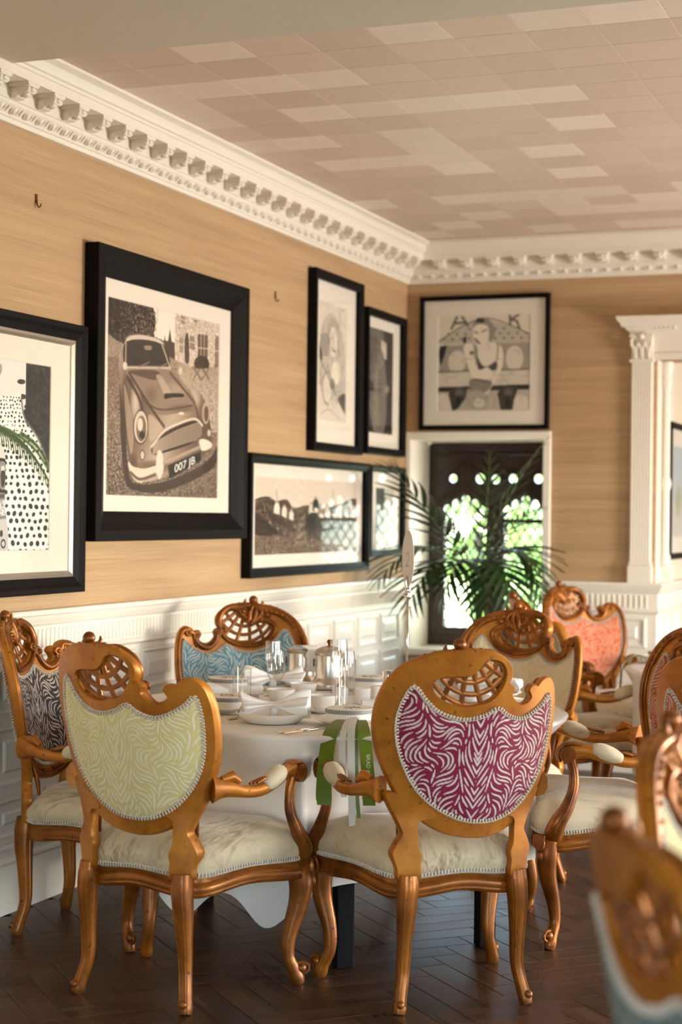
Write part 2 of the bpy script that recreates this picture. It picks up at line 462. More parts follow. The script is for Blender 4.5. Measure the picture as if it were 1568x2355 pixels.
# --- walls
obj('wall_left', mesh('wall_left', *boxes([(-.15, 0, RY, 9.95, 0, 3.1)])), 'grasscloth', **ST)
obj('wall_back', mesh('wall_back', *boxes([(0, WX, YB, YB + .45, 1.86, 3.1), (.84, WX, YB, YB + .45, 0, 1.86), (0, .84, YB, YB + .45, 0, .62),
     (WX, RX, YB, YB + .2, 2.28, 3.1)])), 'grasscloth', **ST)
obj('wall_bay', mesh('wall_bay', *boxes([(WX - .16, WX, YB + .45, 12.5, 0, 3.1), (WX - .16, RX, 12.5, 12.65, 0, 3.1)])), paint('bay_cream_paint', hexc(238, 222, 196), .6), **ST)
def wall_with_windows(name, fixed, axis, a0, a1, wins, th):
    B = []; cur = a0
    def bx(u0, u1, z0, z1):
        B.append((fixed, fixed + th, u0, u1, z0, z1) if axis == 'y' else (u0, u1, fixed - th, fixed, z0, z1))
    for w0, w1 in wins:
        bx(cur, w0, 0, 3.1); bx(w0, w1, 0, .3); bx(w0, w1, 2.2, 3.1); cur = w1
    bx(cur, a1, 0, 3.1)
    return obj(name, mesh(name, *boxes(B)), 'unseen_wall', **ST)
wall_with_windows('wall_right', RX, 'y', RY, 12.65, [(.4, 2.0), (3.6, 5.2), (6.8, 8.4)], .15)
wall_with_windows('wall_front', RY, 'x', -.15, RX + .15, [(2.0, 4.4)], .15)
for i, (a, b) in enumerate([(.4, 2.0), (3.6, 5.2), (6.8, 8.4)]):
    w = obj('window_%d' % (i + 2), mesh('window_casement', *boxes([(RX + .03, RX + .08, a, a + .06, .3, 2.2), (RX + .03, RX + .08, b - .06, b, .3, 2.2), (RX + .03, RX + .08, (a + b) / 2 - .03, (a + b) / 2 + .03, .3, 2.2),
        (RX + .03, RX + .08, a, b, .3, .37), (RX + .03, RX + .08, a, b, 2.13, 2.2), (RX + .03, RX + .08, a, b, 1.6, 1.65)])), 'dark_wood', **ST)
# --- ceiling: plain slab, lowered plaster part near the camera, papered squares
ceiling = obj('ceiling', mesh('ceiling', *boxes([(-.15, RX + .15, RY, 12.65, ZC + .004, 3.12)])), 'plaster', **ST)
obj('ceiling_lowered', mesh('ceiling_lowered', *boxes([(0, RX, RY, 4.874, 2.90, ZC + .003)])), 'plaster', **ST)
def tone(o, j):
    k = random.random(); light = k < (.42 if j % 2 else .08)  # sheen on some squares is painted as a lighter colour
    f = random.uniform(.93, 1.05); o.color = tuple(min(1, x * f) for x in (hexc(236, 221, 207) if light else hexc(215, 196, 178))[:3]) + (1,)
def ceiling_squares():
    t = .2345; full = bevelled(*box(-t / 2 + .0006, t / 2 - .0006, -t / 2 + .0006, t / 2 - .0006, -.004, 0), w=.001, seg=1); full.materials.append(M['ceilpaper'])
    for i in range(-6, 12):
        for j in range(-2, 17):
            x0, x1 = 1.553 + i * t, 1.553 + (i + 1) * t; y0, y1 = 5.292 + j * t, 5.292 + (j + 1) * t
            cx0, cx1, cy0, cy1 = max(x0, .19), x1, max(y0, 4.876), min(y1, YB - .19)
            if cx1 - cx0 < .02 or cy1 - cy0 < .02: continue
            if cx1 - cx0 > t - 1e-4 and cy1 - cy0 > t - 1e-4: tone(obj('ceiling_square', full, None, ceiling, ((x0 + x1) / 2, (y0 + y1) / 2, ZC + .004)), j)
            else:
                w, h = cx1 - cx0, cy1 - cy0
                tone(obj('ceiling_square', bevelled(*box(-w / 2, w / 2, -h / 2, h / 2, -.004, 0), w=.001, seg=1), 'ceilpaper', ceiling, ((cx0 + cx1) / 2, (cy0 + cy1) / 2, ZC + .004)), j)
ceiling_squares()
# --- cornice
def cornice():
    prof = [(0, 2.750), (.012, 2.752), (.016, 2.766), (.022, 2.770), (.022, 2.776), (.03, 2.786), (.042, 2.796), (.05, 2.806), (.05, 2.815), (.056, 2.818), (.056, 2.868), (.14, 2.868), (.14, 2.900),
            (.147, 2.903), (.149, 2.912), (.158, 2.916), (.163, 2.93), (.172, 2.944), (.184, 2.950), (.195, 2.954), (.195, 2.969)]
    V, F = sweep(prof, [(0, RY, 1, 0), (0, YB, 1, -1), (RX, YB, 0, -1)], 'cornice')
    tr = obj('trim_1', fix(mesh('cornice', V, F, True, 25)), 'paint', **ST)
    def sc(pts, y0, y1):
        n = len(pts); V = [(x, y0, z) for x, z in pts] + [(x, y1, z) for x, z in pts]
        return V, [tuple(range(n)), tuple(range(2 * n - 1, n - 1, -1))] + [(k, k + n, (k + 1) % n + n, (k + 1) % n) for k in range(n)]
    body = sc([(0, -.010), (.07, -.010), (.076, -.016), (.077, -.025), (.07, -.033), (.06, -.034), (.05, -.034), (.036, -.042), (.02, -.05), (0, -.05)], -.022, .022)
    mo = join(box(0, .082, -.036, .036, -.008, 0), box(0, .080, -.031, .031, -.013, -.008), body, tube([(.066, -.027, -.022), (.066, .027, -.022)], .0105, 10), tube([(.022, -.026, -.037), (.022, .026, -.037)], .0125, 10),
              ball((.05, 0, -.037), .011, 8, 6, (1.5, 1.6, 1)), ball((.076, 0, -.022), .008, 8, 6, (1, 1.8, 1)))
    mm = fix(mesh('modillion', *mo, True, 40))
    egg = join(ball((0, 0, 0), .013, 10, 7, (.75, 1.0, 1.25)), tube([(.001, -.021, .014), (.004, -.022, 0), (.002, -.017, -.012), (-.002, -.006, -.017), (-.002, .006, -.017), (.002, .017, -.012), (.004, .022, 0), (.001, .021, .014)], .0032, 5),
               tube([(.004, .0395, .015), (0.002, .0395, -.012)], [.0045, .001], 5))
    em = fix(mesh('egg_and_dart', *egg, True, 50))
    for k in range(28): obj('modillion', mm, 'paint', tr, (.056, 9.145 - .172 * k, 2.868))
    for k in range(26): obj('modillion', mm, 'paint', tr, (.23 + .157 * k, YB - .056, 2.868), (0, 0, R(-90)))
    for k in range(54): obj('egg', em, 'paint', tr, (.034, 9.27 - .086 * k, 2.790), (0, R(38), 0))
    for k in range(50): obj('egg', em, 'paint', tr, (.08 + .0785 * k, YB - .034, 2.790), (R(38), 0, R(-90)))
cornice()
# --- dado (wainscot)
def dado():
    prof = [(0, 1.05), (.046, 1.05), (.05, 1.044), (.05, 1.034), (.043, 1.028), (.04, 1.016), (.034, 1.008), (.03, .998), (.024, .993), (.02, .99), (.02, .905), (.03, .901), (.031, .889), (.02, .881), (.013, .878), (.013, .245),
            (.028, .24), (.034, .232), (.034, .222), (.028, .214), (.026, .2), (.036, .192), (.038, .182), (.03, .174), (.028, .168), (.03, .162), (.03, 0)]
    V, F = sweep(prof, [(0, RY, 1, 0), (0, YB, 1, 0)], 'd')
    a = obj('trim_2', fix(mesh('dado', V, F, True, 25)), 'paint', **ST)
    V, F = sweep(prof, [(.868, YB, 0, -1), (WX, YB, 1, -1), (WX, 12.5, 1, 0)], 'd')
    b = obj('trim_3', fix(mesh('dado_back', V, F, True, 25)), 'paint', **ST)
    rib = join(tube([(.021, 0, .912), (.021, 0, .975)], [(.005, .0065)] * 2, 6), ball((.021, 0, .975), .006, 6, 4))
    V, F = [], []
    for k in range(int((9.30 - 4.4) / .0287)):
        v, f = rib; n = len(V); V += [(p[0], p[1] + 9.30 - .0287 * k, p[2]) for p in v]; F += [tuple(i + n for i in q) for q in f]
    o = obj('fluting', mesh('fluting', V, F, True, 60), 'paint', a); o['kind'] = 'stuff'
    rm = mesh('flute', *rib, True, 60)
    for k in range(18): obj('flute', rm, 'paint', b, (.90 + .0305 * k, YB, 0), (0, 0, R(-90)))
    for k in range(26): obj('flute', rm, 'paint', b, (WX, YB + .03 + .0305 * k, 0))
    def panel(w, z0, z1):
        d = .022
        fr = [(0, w, z0, z1, .012, 0), ]
        P = []
        for ins, x in [(0, .013), (.004, .024), (.014, .026), (.020, .018), (.026, .016), (.026, .016), (.05, .017), (.06, .024)]:
            P.append([(x, -w / 2 + ins, z0 + ins), (x, w / 2 - ins, z0 + ins), (x, w / 2 - ins, z1 - ins), (x, -w / 2 + ins, z1 - ins)])
        V = [p for r in P for p in r]; F = []
        for i in range(len(P) - 1):
            for k in range(4): F.append((i * 4 + k, i * 4 + (k + 1) % 4, i * 4 + 4 + (k + 1) % 4, i * 4 + 4 + k))
        F.append(tuple(len(V) - 4 + k for k in range(4)))
        return fix(mesh('panel', V, F))
    rows = [(.69, .86), (.44, .655), (.258, .405)]
    big = [panel(.315, z0, z1) for z0, z1 in rows]
    for k in range(14):
        for r in big: obj('panel', r, 'paint', a, (0, 9.04 - .352 * k, 0))
    for r in [panel(.24, z0, z1) for z0, z1 in rows]:
        for x in (1.02, 1.30): obj('panel', r, 'paint', b, (x, YB, 0), (0, 0, R(-90)))
        for y in (9.50, 9.79, 10.08): obj('panel', r, 'paint', b, (WX, y, 0))
dado()
# --- deep window in the back wall
def window():
    w = obj('window_1', mesh('window_reveal', *boxes([(.001, .014, YB - .001, YB + .40, .62, 1.86), (.826, .839, YB - .001, YB + .40, .62, 1.86), (.014, .826, YB - .001, YB + .40, 1.846, 1.859), (.014, .826, YB, YB + .44, .60, .63)])), 'paint', **ST)
    obj('sill', bevelled(*box(.002, .868, YB - .05, YB + .05, .60, .64), w=.008, seg=3), 'paint', w)
    obj('apron_panel', bevelled(*box(.04, .83, YB - .016, YB, .05, .58), w=.006, seg=2), 'paint', w)
    arch = [(.0, .0), (.006, .0), (.01, .004), (.01, .03), (.018, .036), (.018, .05), (0, .05)]
    obj('casing', bevelled(*box(.824, .869, YB - .02, YB + .004, .62, 1.850), w=.006, seg=3), 'paint', w)
    obj('casing', bevelled(*box(.002, .869, YB - .02, YB + .004, 1.848, 1.892), w=.006, seg=3), 'paint', w)
    obj('casing', bevelled(*box(.002, .034, YB - .012, YB + .004, .62, 1.848), w=.005, seg=3), 'paint', w)
    # carved oak frame with two cusped lights and small round lights
    def light(x0, x1):
        cx = (x0 + x1) / 2; hw = (x1 - x0) / 2; pts = [(x0, .742), (x1, .742), (x1, 1.42)]
        lobes = [(.86, 1.445), (.45, 1.478), (0, 1.505), (-.45, 1.478), (-.86, 1.445)]
        r = hw * .215
        for fx, z in lobes:
            for k in range(7):
                a = R(-25) + k * R(230) / 6; pts.append((cx + fx * hw + r * math.cos(a), z + r * 1.1 * math.sin(a)))
        pts.append((x0, 1.42)); return resample(pts, .012)
    def circ(x, z, r): return np.array([(x + r * math.cos(2 * PI * k / 18), z + r * math.sin(2 * PI * k / 18)) for k in range(18)])
    L1, L2 = light(.112, .374), light(.482, .742)
    rounds = [circ(.163, 1.632, .026), circ(.333, 1.632, .03), circ(.428, 1.628, .027), circ(.535, 1.632, .027), circ(.69, 1.632, .028)]
    outer = resample([(.014, .63), (.826, .63), (.826, 1.846), (.014, 1.846)], .03)
    V, F = plate(outer, [L1, L2] + rounds, 0, .05, .004, .05)
    V = [(u, YB + .40 + .05 - t, z) for u, z, t in V]
    obj('oak_frame', fix(mesh('oak_frame', V, F)), 'dark_wood', w)
    # raised ribs of the tracery
    def rib(pts, r=.008): return tube([(p[0], YB + .402, p[1]) for p in spline(pts, 6)], r, 6)
    T = []
    for cx, hw in ((.243, .17), (.612, .17)):
        for s in (0, .03):
            T.append(rib([(cx - hw - s, 1.38 + s), (cx - hw * .8, 1.50 + s), (cx - hw * .35, 1.545 + s), (cx, 1.585 + s), (cx + hw * .35, 1.545 + s), (cx + hw * .8, 1.50 + s), (cx + hw + s, 1.38 + s)]))
    for x in (.163, .333, .428, .535, .69):
        T.append(tube([(x + .042 * math.cos(a), YB + .402, 1.632 + .042 * math.sin(a)) for a in np.linspace(0, 2 * PI, 20)[:-1]], .007, 6, closed=True))
    for cx in (.243, .43, .612): T.append(rib([(cx - .09, 1.66), (cx - .05, 1.70), (cx, 1.73), (cx + .05, 1.70), (cx + .09, 1.66)]))
    T.append(rib([(.05, 1.78), (.3, 1.78), (.8, 1.78)], .012)); T.append(rib([(.05, .70), (.3, .70), (.8, .70)], .012))
    obj('tracery_ribs', mesh('tracery', *join(*T), True, 60), 'dark_wood', w)
    obj('casement_bar', bevelled(*box(.475, .75, YB + .405, YB + .435, 1.368, 1.394), w=.003), 'dark_wood', w)
    # leaded diamond panes
    dw, dh = .062, .094
    pm = mesh('pane', [(-dw / 2, 0, 0), (0, 0, -dh / 2), (dw / 2, 0, 0), (0, 0, dh / 2), (-dw / 2, .003, 0), (0, .003, -dh / 2), (dw / 2, .003, 0), (0, .003, dh / 2)], [(0, 1, 2, 3), (7, 6, 5, 4), (0, 4, 5, 1), (1, 5, 6, 2), (2, 6, 7, 3), (3, 7, 4, 0)])
    for x0, x1 in ((.112, .374), (.482, .742)):
        cam_ = []
        nx = int(round((x1 - x0) / dw)); nz = int((1.56 - .72) / dh) + 1
        for i in range(2 * nx + 1):
            for j in range(2 * nz):
                if (i + j) % 2: continue
                x = x0 + i * dw / 2; z = .72 + j * dh / 2
                if z > 1.56: continue
                obj('pane', pm, 'window_pane', w, (x, YB + .425, z), (R(random.uniform(-1.2, 1.2)), 0, R(random.uniform(-1.5, 1.5))))
                for s in (-1, 1): cam_.append(tube([(x, YB + .427, z - dh / 2), (x + s * dw / 2, YB + .427, z)], .0045, 4, cap=False)); cam_.append(tube([(x, YB + .427, z + dh / 2), (x + s * dw / 2, YB + .427, z)], .0045, 4, cap=False)) if j >= 2 * nz - 3 else None
        o = obj('lead_cames', mesh('lead_cames', *join(*[c for c in cam_ if c])), 'lead', w); o['kind'] = 'stuff'
    for c in rounds: 
        V, F = fill2d(offset(c, .004), [], .02); obj('round_pane', mesh('round_pane', [(p[0], YB + .42, p[1]) for p in V], [f[::-1] for f in F]), 'window_pane', w)
window()
# --- fluted pilaster, capital and entablature of the opening on the right
def opening():
    t = obj('trim_4', bevelled(*box(1.322, 1.441, YB - .03, YB + .02, 1.05, 2.42), w=.003), 'paint', **ST)
    obj('plinth', bevelled(*box(1.314, 1.45, YB - .045, YB + .01, 1.05, 1.145), w=.004), 'paint', t)
    obj('jamb_lining', mesh('jamb_lining', *boxes([(WX, WX + .006, YB, YB + .5, 1.05, 2.30)])), 'paint', t)
    obj('base_moulding', bevelled(*box(1.318, 1.446, YB - .04, YB + .01, 1.145, 1.165), w=.008, seg=3), 'paint', t)
    for k in range(7): obj('flute', mesh('pilaster_flute', *tube([(1.333 + .0162 * k, YB - .03, 1.175), (1.333 + .0162 * k, YB - .03, 2.26)], (.0052, .0052), 6) if False else tube([(1.333 + .0162 * k, YB - .030, 1.175), (1.333 + .0162 * k, YB - .030, 2.26)], .0052, 6), True, 60), 'paint', t)
    C = [box(1.314, 1.449, YB - .042, YB, 2.268, 2.282)]
    for cx in (1.345, 1.382, 1.419):
        for s in (-1, 1):
            C.append(tube(spline([(cx, YB - .034, 2.285), (cx + s * .004, YB - .045, 2.33), (cx + s * .014, YB - .062, 2.365), (cx + s * .02, YB - .07, 2.352)], 5), [.004, .006, .007, .008, .009, .009, .009, .008, .008, .008, .007, .007, .006, .005, .004, .003][:16], 6))
    for s, x in ((-1, 1.335), (1, 1.43)):
        C.append(tube([(x + .017 * (1 - k / 26) * math.cos(k * .5) * s, YB - .06, 2.405 + .017 * (1 - k / 26) * math.sin(k * .5)) for k in range(24)], .005, 6))
        C.append(tube([(x, YB - .05, 2.34), (x + s * .01, YB - .06, 2.39)], .008, 6))
    C.append(ball((1.382, YB - .06, 2.405), .016, 10, 7))
    obj('capital', mesh('capital', *join(*C), True, 50), 'paint', t)
    prof = [(.0, 2.28), (.02, 2.28), (.02, 2.30), (.026, 2.303), (.026, 2.315), (.015, 2.32), (.015, 2.42), (.03, 2.426), (.034, 2.44), (.045, 2.444), (.05, 2.456), (.07, 2.462), (.073, 2.478), (.085, 2.49), (.092, 2.505), (.092, 2.516), (0, 2.516)]
    V, F = sweep(prof, [(1.441, YB, 0, -1), (RX, YB, 0, -1)], 'e')
    obj('entablature', fix(mesh('entablature', V, F, True, 25)), 'paint', t)
    pc = [(.03, 2.42), (.04, 2.426), (.044, 2.44), (.055, 2.444), (.06, 2.456), (.08, 2.462), (.083, 2.478), (.095, 2.49), (.102, 2.505), (.102, 2.516), (0, 2.516)]
    V, F = sweep(pc, [(1.352, YB, -1, 0), (1.352 , YB, -1, -1), (1.441, YB, 0, -1), (1.446, YB, 0, -1)], 'c')
    obj('cap_moulding', fix(mesh('cap_moulding', V, F)), 'paint', t)
    for k in range(10): obj('dentil', bevelled(*box(1.335 + .0245 * k, 1.349 + .0245 * k, YB - .058, YB - .02, 2.443, 2.460), w=.001, seg=1), 'paint', t)
    obj('jamb_pedestal', bevelled(*box(WX, WX + .07, YB + .10, YB + .19, 1.05, 1.14), w=.004), 'paint', t)
    obj('jamb_colonnette', mesh('colonnette', *lathe([(.03, 0), (.034, .01), (.03, .02), (.026, .03), (.03, .05), (.022, .07), (.02, .10), (.02, .42), (.026, .44), (.03, .46), (.026, .48), (.02, .50), (.019, .98), (.024, 1.0), (.03, 1.03), (.024, 1.06), (.034, 1.1), (.034, 1.14)], 16), True, 40), 'paint', t, (WX + .03, YB + .145, 1.14))
opening()
# --- garden outside the leaded window
obj('lawn', mesh('lawn', *boxes([(-30, 30, 10.2, 60, -.6, -.4)])), 'lawn', **ST)
def shrub(loc, s, label, n=260):
    t = thing('garden_shrub', label, 'shrub', loc, 0, 'shrubs outside the leaded window')
    V, F = [], []
    r_ = np.random.default_rng(int(loc[0] * 10 + 99))
    for k in range(n):
        a, b = r_.uniform(0, 2 * PI), r_.uniform(-.2, 1.4); rr = s * r_.uniform(.55, 1)
        c = Vector((rr * math.cos(a) * math.cos(b), rr * math.sin(a) * math.cos(b), s * .8 + rr * math.sin(b)))
        d1 = Vector(r_.normal(size=3)).normalized() * s * .16; d2 = d1.orthogonal().normalized() * s * .08; i = len(V)
        V += [c - d1, c + d2, c + d1, c - d2]; F.append((i, i + 1, i + 2, i + 3))
    obj('foliage', mesh('foliage', V, F), 'shrub', t)
    obj('trunk', mesh('trunk', *tube([(0, 0, -.02), (.02 * s, 0, s * .5), (0, 0, s * 1.1)], [.07 * s, .05 * s, .03 * s], 8), True), 'dark_wood', t)
shrub((-2.6, 19.5, -.4), 1.5, 'leafy garden shrub seen through the left light of the leaded window')
shrub((-.6, 22.5, -.4), 1.9, 'tall garden shrub furthest off beyond the lawn outside')
shrub((-1.0, 17.0, -.4), .9, 'low round garden shrub nearest the leaded window')
# ================================================================== CHAIRS
US = .028   # recentres the outline traced from the chair back
OUT = [(0.009, 0.491), (-0.081, 0.503), (-0.143, 0.530), (-0.194, 0.570), (-0.235, 0.622), (-0.265, 0.680), (-0.288, 0.740), (-0.301, 0.805), (-0.300, 0.862), (-0.286, 0.920), (-0.262, 0.964), (-0.225, 0.997), (-0.173, 1.02), (-0.125, 1.029),
       (-0.066, 1.033), (-0.011, 1.026), (0.028, 1.009), (0.053, 0.987), (0.062, 0.962), (0.056, 0.940), (0.046, 0.930), (0.063, 0.929), (0.074, 0.917), (0.068, 0.902), (0.080, 0.884), (0.101, 0.871), (0.126, 0.874), (0.143, 0.888), (0.139, 0.900), (0.132, 0.912), (0.145, 0.925), (0.163, 0.920),
       (0.178, 0.935), (0.205, 0.942), (0.230, 0.922), (0.243, 0.880), (0.247, 0.836), (0.246, 0.774), (0.237, 0.707), (0.216, 0.645), (0.187, 0.590), (0.140, 0.538), (0.075, 0.503)]
FAB = [(-0.217, 0.928), (-0.239, 0.891), (-0.251, 0.842), (-0.250, 0.792), (-0.239, 0.741), (-0.212, 0.675), (-0.176, 0.622), (-0.124, 0.579), (-0.056, 0.547), (0.011, 0.538), (0.072, 0.547), (0.126, 0.576), (0.168, 0.618), (0.198, 0.669), (0.216, 0.725), (0.222, 0.785), (0.222, 0.847),
       (0.212, 0.894), (0.191, 0.874), (0.165, 0.854), (0.121, 0.834), (0.088, 0.833), (0.053, 0.847), (0.024, 0.866), (-0.013, 0.847), (-0.062, 0.836), (-0.106, 0.84), (-0.15, 0.858), (-0.185, 0.89)]
LAT = [(-0.172, 0.939), (-0.165, 0.914), (-0.148, 0.894), (-0.114, 0.876), (-0.075, 0.870), (-0.032, 0.876), (0.0, 0.886), (0.026, 0.909), (0.043, 0.944), (0.041, 0.975), (0.022, 0.998), (-0.009, 1.006), (-0.031, 1.000), (-0.041, 0.986), (-0.061, 0.967), (-0.082, 0.96), (-0.115, 0.958), (-0.152, 0.954)]
sh = lambda L: [(u + US, v) for u, v in L]
OUT, FAB, LAT = sh(OUT), sh(FAB), sh(LAT)
outer_s = resample(spline(OUT, 6, True), .0085)
fab_s = resample(spline(FAB[:1], 1, True) if False else [p for p in spline(FAB, 5, True)], .009)
lat_s = resample(spline(LAT, 5, True), .007)
BEND = 1.3; LEAN = .22
def back(u, v, t):
    """(across, up, towards the sitter) on the curved, leaning back -> chair space"""
    return (u, -.197 - LEAN * (v - .36) + BEND * u * u + t, v + .02 * u * u)
def b3(L, t): return [back(p[0], p[1], t) for p in L]
def helix(path3, nrm, amp=(.0052, .0036), pitch=.0098, r=.0025, ns=5, per=7):
    """gimp braid: a coil laid along a closed path"""
    P = np.array(path3); P2 = np.vstack([P, P[:1]]); d = np.r_[0, np.cumsum(np.linalg.norm(np.diff(P2, axis=0), axis=1))]
    turns = int(d[-1] / pitch); s = np.linspace(0, d[-1], turns * per + 1)[:-1]
    Q = np.stack([np.interp(s, d, P2[:, k]) for k in range(3)], 1); T = np.roll(Q, -3, 0) - np.roll(Q, 3, 0); T /= np.linalg.norm(T, axis=1)[:, None]
    N = np.array(nrm(Q)) if callable(nrm) else np.tile(np.array(nrm, float), (len(Q), 1))
    B = np.cross(T, N); B /= np.linalg.norm(B, axis=1)[:, None]; N = np.cross(B, T)
    ph = np.arange(len(Q)) * 2 * PI / per
    H = Q + B * (amp[0] * np.cos(ph))[:, None] + N * (amp[1] * np.sin(ph))[:, None] + T * (.002 * np.sin(2 * ph))[:, None]
    return tube([tuple(h) for h in H], r, ns, closed=True)
def volute(c, r0, turns=1.6, r1=.003, tr=.0062, start=0, dirn=1, t=.02):
    n = int(turns * 14); pts = []
    for k in range(n + 1):
        f = k / n; a = start + dirn * 2 * PI * turns * f; rr = r0 + (r1 - r0) * f
        pts.append(back(c[0] + rr * math.cos(a), c[1] + rr * math.sin(a), t + .006 * f))
    return join(tube(pts, [tr * (1 - .35 * k / n) for k in range(n + 1)], 7), ball(back(c[0], c[1], t + .006), .0085, 8, 6))
def figure(V2):
    """the woven flame figure: evenly spaced tapering strokes along a curling field, mirrored about the middle; 1 = pale line"""
    u0, v0, st = -.02, .52, .0012; nw, nh = 250, 350; I = np.zeros((nh, nw)); r_ = np.random.default_rng(11); pts = []
    grid = {}
    def field(p):
        u, v = p; a = math.atan2(v - .36, abs(u) + .02)
        k = min(1, max(0, (u - .004) / .07)); k = k * k * (3 - 2 * k)
        return a + k * (1.15 * math.sin(31 * u + 17 * v + .8) + .85 * math.sin(24 * v - 38 * u + 1.9) + .4 * math.sin(55 * u + 40 * v)) - (1 - k) * .45
    def near(p, d):
        i, j = int(p[0] / .012), int(p[1] / .012)
        for a in (-1, 0, 1):
            for b in (-1, 0, 1):
                for q in grid.get((i + a, j + b), ()):
                    if (q[0] - p[0]) ** 2 + (q[1] - p[1]) ** 2 < d * d: return True
        return False
    strokes = []
    for k in range(9000):
        p = (r_.uniform(-.01, .262), r_.uniform(.53, .94))
        if near(p, .0102): continue
        line = []
        for sg in (1, -1):
            q = p; L = 0; seg = []; mx = r_.uniform(.02, .055)
            while L < mx:
                a = field(q); q = (q[0] + sg * .0025 * math.cos(a), q[1] + sg * .0025 * math.sin(a)); L += .0025
                if q[0] < -.006 or near(q, .0072): break
                seg.append(q)
            line = seg[::-1] + line if sg == 1 else line + ([p] + seg if not line or True else seg)
        if len(line) < 5: continue
        strokes.append(line)
        for q in line: grid.setdefault((int(q[0] / .012), int(q[1] / .012)), []).append(q)
    for line in strokes:
        n = len(line)
        for k, q in enumerate(line):
            w = .0021 * math.sin(PI * (k + .6) / (n + .2)) ** .6 + .0007
            cj, ci = (q[0] - u0) / st, (q[1] - v0) / st; rr = int(w / st) + 2
            j0, j1, i0, i1 = max(0, int(cj) - rr), min(nw, int(cj) + rr + 2), max(0, int(ci) - rr), min(nh, int(ci) + rr + 2)
            if j1 <= j0 or i1 <= i0: continue
            jj, ii = np.meshgrid(np.arange(j0, j1), np.arange(i0, i1)); d = np.hypot(jj - cj, ii - ci) * st
            I[i0:i1, j0:j1] = np.maximum(I[i0:i1, j0:j1], np.clip((w - d) / .0016 + .5, 0, 1))
    x = (np.abs(V2[:, 0]) - u0) / st; y = (V2[:, 1] - v0) / st; x = np.clip(x, 0, nw - 1.01); y = np.clip(y, 0, nh - 1.01); i, j = y.astype(int), x.astype(int); fy, fx = y - i, x - j
    return I[i, j] * (1 - fx) * (1 - fy) + I[i, j + 1] * fx * (1 - fy) + I[i + 1, j] * (1 - fx) * fy + I[i + 1, j + 1] * fx * fy
def chair_meshes():
    D = []   # (key, name, V, F, material, parent key, smooth angle)
    T0, T1 = -.016, .016
    V, F = plate(outer_s, [lat_s, offset(resample(fab_s, .016), -.014)], T0, T1, .005, .022); D.append(('frame', 'back_frame', [back(*p) for p in V], F, 'gold_flat', None, 35))
    # lattice of crossing bars in the opening (sub-parts of the frame)
    cen = (-.075 + US, 1.03)
    big = offset(lat_s, .006)
    def bar(curve):
        P = np.array(curve); ok = inside(P, big); segs = []; cur = []
        for p, k in zip(P, ok):
            if k: cur.append(p)
            elif cur: segs.append(cur); cur = []
        if cur: segs.append(cur)
        for s in segs:
            if len(s) > 3: D.append(('bar', 'lattice_bar', *tube([back(p[0], p[1], .0) for p in s[::2] + [s[-1]]], [(.0050, .0085)] * (len(s[::2]) + 1), 6, up=(0, 1, 0)), 'gold_carved', 'frame', 50))
    for f in (.36, .58, .80, 1.0):
        bar([(cen[0] + .125 * f * 1.12 * math.cos(a) + .025 * f, cen[1] + .155 * f * math.sin(a)) for a in np.linspace(-PI, 0.15, 90)])
    for a0 in (-170, -149, -128, -107, -86, -65, -44, -23):
        bar([(cen[0] + .018 + s * math.cos(R(a0 + 95 * s - 6)), cen[1] + s * math.sin(R(a0 + 95 * s - 6))) for s in np.linspace(.02, .21, 60)])
    # finial
    D.append(('fin', 'finial', *join(ball(back(-.1 + US, 1.047, .004), .0185, 14, 10), tube([back(-.1 + US, 1.02, .004), back(-.1 + US, 1.036, .004)], [.02, .012], 10),
        tube([back(-.068 + US, 1.03, .01), back(-.062 + US, 1.043, .014), back(-.066 + US, 1.054, .018)], [.008, .006, .002], 7), tube([back(-.132 + US, 1.025, .01), back(-.136 + US, 1.036, .014), back(-.133 + US, 1.046, .016)], [.008, .006, .002], 7)), 'gold_carved', 'frame', 60))
    # raised mouldings on the sitter's side
    o1 = resample(offset(outer_s, -.009), .012); o2 = resample(offset(resample(outer_s, .014), -.024), .014)
    mould = [tube(b3(o1, T1), [(.009, .011)] * len(o1), 7, closed=True, up=(0, 1, 0))]
    o2 = [p for p in o2]
    keep = [i for i, p in enumerate(o2) if (p[1] < .90 or p[0] < -.12) and abs(p[0]) > .02 or p[1] < .60]
    run = []
    side_l = [p for p in o2 if p[0] < -.03 and (p[1] < 1.0)]
    side_r = [p for p in o2 if p[0] > -.03 and (p[1] < .90) and (p[0] > .17 or p[1] < .62)]
    for sd in (side_l, side_r):
        seg = [sd[0]]
        for p in sd[1:]:
            if np.linalg.norm(np.array(p) - seg[-1]) < .04: seg.append(p)
            else:
                if len(seg) > 3: mould.append(tube(b3(seg, T1 + .001), .0065, 6))
                seg = [p]
        if len(seg) > 3: mould.append(tube(b3(seg, T1 + .001), .0065, 6))
    D.append(('mould', 'frame_moulding', *join(*mould), 'gold_carved', 'frame', 60))
    rim = resample(offset(lat_s, .009), .012)
    D.append(('rim', 'lattice_rim', *tube(b3(rim, T1 + .002), [(.010, .009)] * len(rim), 7, closed=True, up=(0, 1, 0)), 'gold_carved', 'frame', 60))
    sad = [(.062 + US, .905), (.072 + US, .879), (.1 + US, .858), (.128 + US, .861), (.15 + US, .879), (.158 + US, .897)]
    sp = spline(sad, 5); D.append(('sad', 'saddle_scroll', *join(tube([back(p[0], p[1], T1 + .002) for p in sp], [(.011, .012)] * len(sp), 8, up=(0, 1, 0)), volute((.062 + US, .916), .017, start=-1.4, dirn=-1), volute((.15 + US, .908), .016, start=-.6, dirn=1), volute((.186 + US, .920), .018, start=PI, dirn=-1)), 'gold_carved', 'frame', 60))
    # crest: acanthus and C scrolls
    C = []
